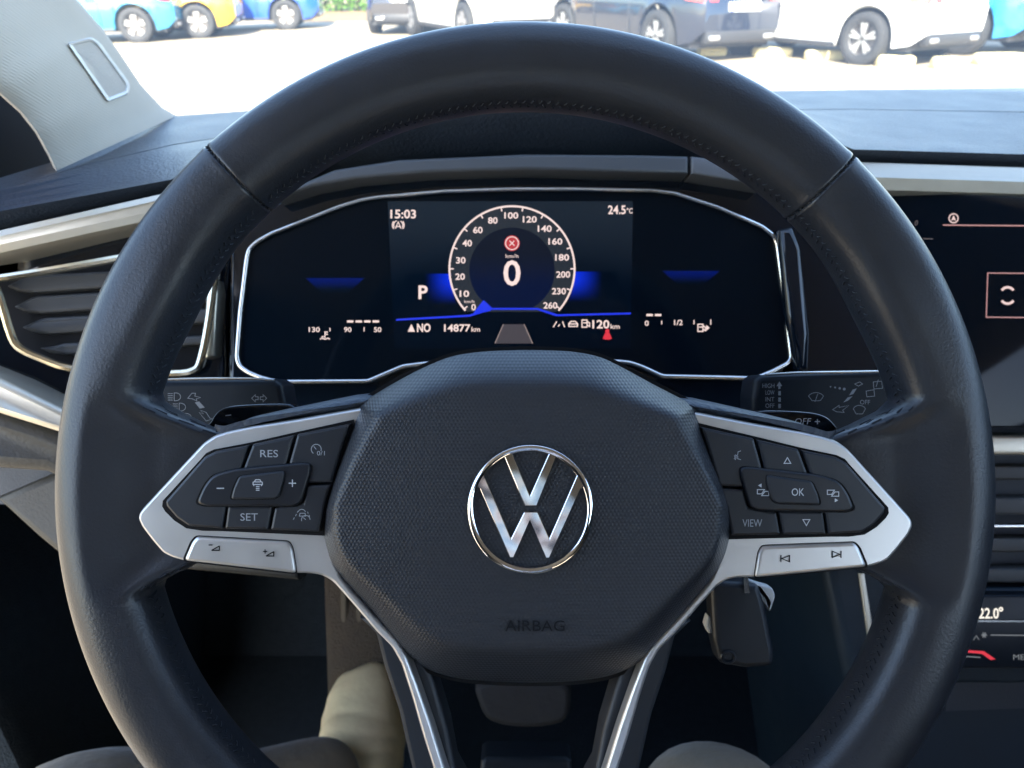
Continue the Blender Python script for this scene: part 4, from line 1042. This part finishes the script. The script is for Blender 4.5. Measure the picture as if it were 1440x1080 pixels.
        for xc in (xr, xf):
            wh = []
            y1 = sd * .90; y0 = sd * .70
            for (r_, y) in ((.20, y1 - sd * .03), (.235, y1 - sd * .005), (.29, y1), (.33, y1 - sd * .02), (.335, (y0 + y1) / 2), (.33, y0), (.2, y0)):
                wh.append([Vector((xc + r_ * math.cos(2 * math.pi * k / 36), y, rw + r_ * math.sin(2 * math.pi * k / 36))) for k in range(36)])
            v, f = grid(wh, True); ty = obj('wheel', v, f, rubber, t, 40)
            mb = MB(); yy = y1 - sd * .03
            for k in range(5):
                a0 = 2 * math.pi * k / 5 + .3
                for da in (-.17, .17):
                    p = [Vector((xc + r_ * math.cos(a0 + aa), yy, rw + r_ * math.sin(a0 + aa))) for r_, aa in ((.03, -.5), (.03, .5), (.225, da + .075), (.225, da - .075))]
                    mb.add(p + [q + Vector((0, -sd * .03, 0)) for q in p], [(0, 1, 2, 3), (7, 6, 5, 4), (0, 4, 5, 1), (1, 5, 6, 2), (2, 6, 7, 3), (3, 7, 4, 0)])
            rg = [[Vector((xc + r_ * math.cos(2 * math.pi * k / 36), y, rw + r_ * math.sin(2 * math.pi * k / 36))) for k in range(36)] for r_, y in ((.205, yy - sd * .05), (.205, yy), (.232, yy + sd * .012), (.238, yy))]
            v, f = grid(rg, True); mb.add(v, f)
            dsk = [Vector((xc + .21 * math.cos(2 * math.pi * k / 24), yy - sd * .06, rw + .21 * math.sin(2 * math.pi * k / 24))) for k in range(24)]
            mb.build('alloy_rim', rim_m, ty, 30)
            mb = MB(); mb.add(dsk, [tuple(range(24))]); mb.build('brake_disc', mat('disc', (.10, .09, .085), .5, metal=.4), ty, 0)
    if dark_low:
        mb = MB(); boxw(mb, (-2.075, -.62, .27), (-1.95, .62, .43)); bevel(mb.build('rear_diffuser', blackp, t), .03)
        for sd in (.48, -.48):
            mb = MB(); boxw(mb, (-2.095, sd - .09, .31), (-2.0, sd + .09, .37)); bevel(mb.build('exhaust_trim', rim_m, t), .02)
    if plate:
        mb = MB(); boxw(mb, (-2.085, -.26, .66), (-2.04, .26, .77)); p_ = mb.build('number_plate', plate_m, t)
        mb = MB(); boxw(mb, (-2.087, .215, .662), (-2.084, .258, .768)); mb.build('plate_band', plate_b, p_)
    if emblem:
        v, f = tube([Vector((-2.075, .055 * math.cos(a), .87 + .055 * math.sin(a))) for a in [2 * math.pi * i / 24 for i in range(24)]], .009, True, 6)
        mb = MB(); mb.add(v, f); mb.add([Vector((-2.068, .055 * math.cos(a), .87 + .055 * math.sin(a))) for a in [2 * math.pi * i / 24 for i in range(24)]], [tuple(range(24))])
        mb.build('badge', lampw, t)
    return t
def car_at(label, paint, px, py, head, **k):
    return car(label, paint, ground_hit(px, py), head, **k)
# right-hand row: rears towards us, noses away to the left
car_at('white car behind the yellow blocks, rear wheel and tailpipe in full view', carpaint('white', (.60, .60, .58)), 1210, 91, R(123), s=.95)
car_at('black car with large red tail lamp left of the nearest white car', carpaint('black', (.006, .010, .022)), 925, 86, R(117), s=1.0)
car_at('bright blue hatchback with round badge at the right edge of the windscreen', carpaint('cyan', (.02, .22, .48)), 1348, 77, R(123), emblem=True)
car_at('cream white car just above the top of the wheel rim', carpaint('cream', (.58, .55, .48)), 657, 62, R(117), s=1.05)
car_at('dark car with red lamp beside the green hedge', carpaint('dark', (.012, .010, .013)), 530, 47, R(84))
# left-hand row: side on
car_at('teal blue car with dark wheel next to the pillar trim', carpaint('teal', (.02, .17, .30)), 197, 60, R(186), near='left', plate=False)
car_at('yellow car between the teal and the royal blue car', carpaint('yellow', (.72, .42, .01)), 283, 54, R(190), near='left', plate=False)
car_at('royal blue car with red tail lamp left of the green hedge', carpaint('royal', (.012, .07, .38)), 405, 42, R(188), near='left', plate=False)

# wheel stops
conc = mat('painted_concrete', (.60, .52, .30), .85, bump=('noise', 30, .01), var=.15, vscale=8)
for k, (px, py, wpx, rz, lb) in enumerate([(1085, 80, 54, 8, 'pale yellow parking block behind the black car'), (1158, 84, 52, 5, 'pale yellow parking block left of the white car rear wheel'),
                                        (1257, 93, 50, -6, 'pale yellow parking block right of the white car rear wheel'), (1328, 96, 36, -4, 'short pale yellow parking block below the tailpipe'), (1402, 90, 66, 4, 'long pale yellow parking block under the bright blue car'), (1000, 78, 40, 5, 'pale yellow parking block nearest the wheel rim')]):
    p = ground_hit(px, py); dpt = (M.inverted() @ p).z * -1; w = wpx * dpt / FPX / 2
    o = wthing('parking_block', lb, 'parking block', p, R(rz), 'yellow parking blocks')
    mb = MB(); boxw(mb, (-w, -.11, -.02), (w, .11, .13)); bevel(mb.build('block', conc, o), .05, 3)
# soil and hedge
h0, h1 = ground_hit(425, 19), ground_hit(545, 16)
soil = mat('soil', (.20, .13, .06), .95, bump=('noise', 12, .05), var=.35, vscale=4)
p = [ground_hit(380, 31), ground_hit(620, 29), ground_hit(620, 4), ground_hit(380, 4)]
for q in p: q.z += .01
tag(obj('soil_bed', p, [(0, 1, 2, 3)], soil), 'strip of brown soil in front of the hedge', None, None, 'structure')
leafm = mat('leaf', (.07, .16, .02), .6, var=.4, vscale=2)
mb = MB()
for _ in range(5200):
    u = random.random(); q = h0.lerp(h1, -.3 + 1.8 * u)
    c = q + Vector((random.gauss(0, .2), random.gauss(.9, .45), 0)); hh = 1.7 + .35 * math.sin(u * 23) + .2 * math.sin(u * 57)
    c.z += .02 + hh * random.random() ** .8
    a = Vector((random.gauss(0, 1), random.gauss(0, 1), random.gauss(0, 1))).normalized(); b = a.orthogonal().normalized()
    r_ = random.uniform(.05, .12); mb.add([c - a * r_, c + b * r_ * .5, c + a * r_, c - b * r_ * .5], [(0, 1, 2, 3)])
hg = wthing('hedge', 'bright green hedge across the car park above the wheel rim', 'hedge', h0)
for q in mb.v: q -= h0
mb.build('foliage', leafm, hg, 0)
mb = MB()
for k in range(9):
    b = h0.lerp(h1, -.2 + 1.6 * k / 8) - h0 + Vector((0, .9, 0)); v, f = tube([b, b + Vector((.05, .03, .7)), b + Vector((-.04, 0, 1.5))], [.05, .035, .015]); mb.add(v, f)
mb.build('stem', mat('bark', (.08, .055, .035), .9, var=.3), hg)
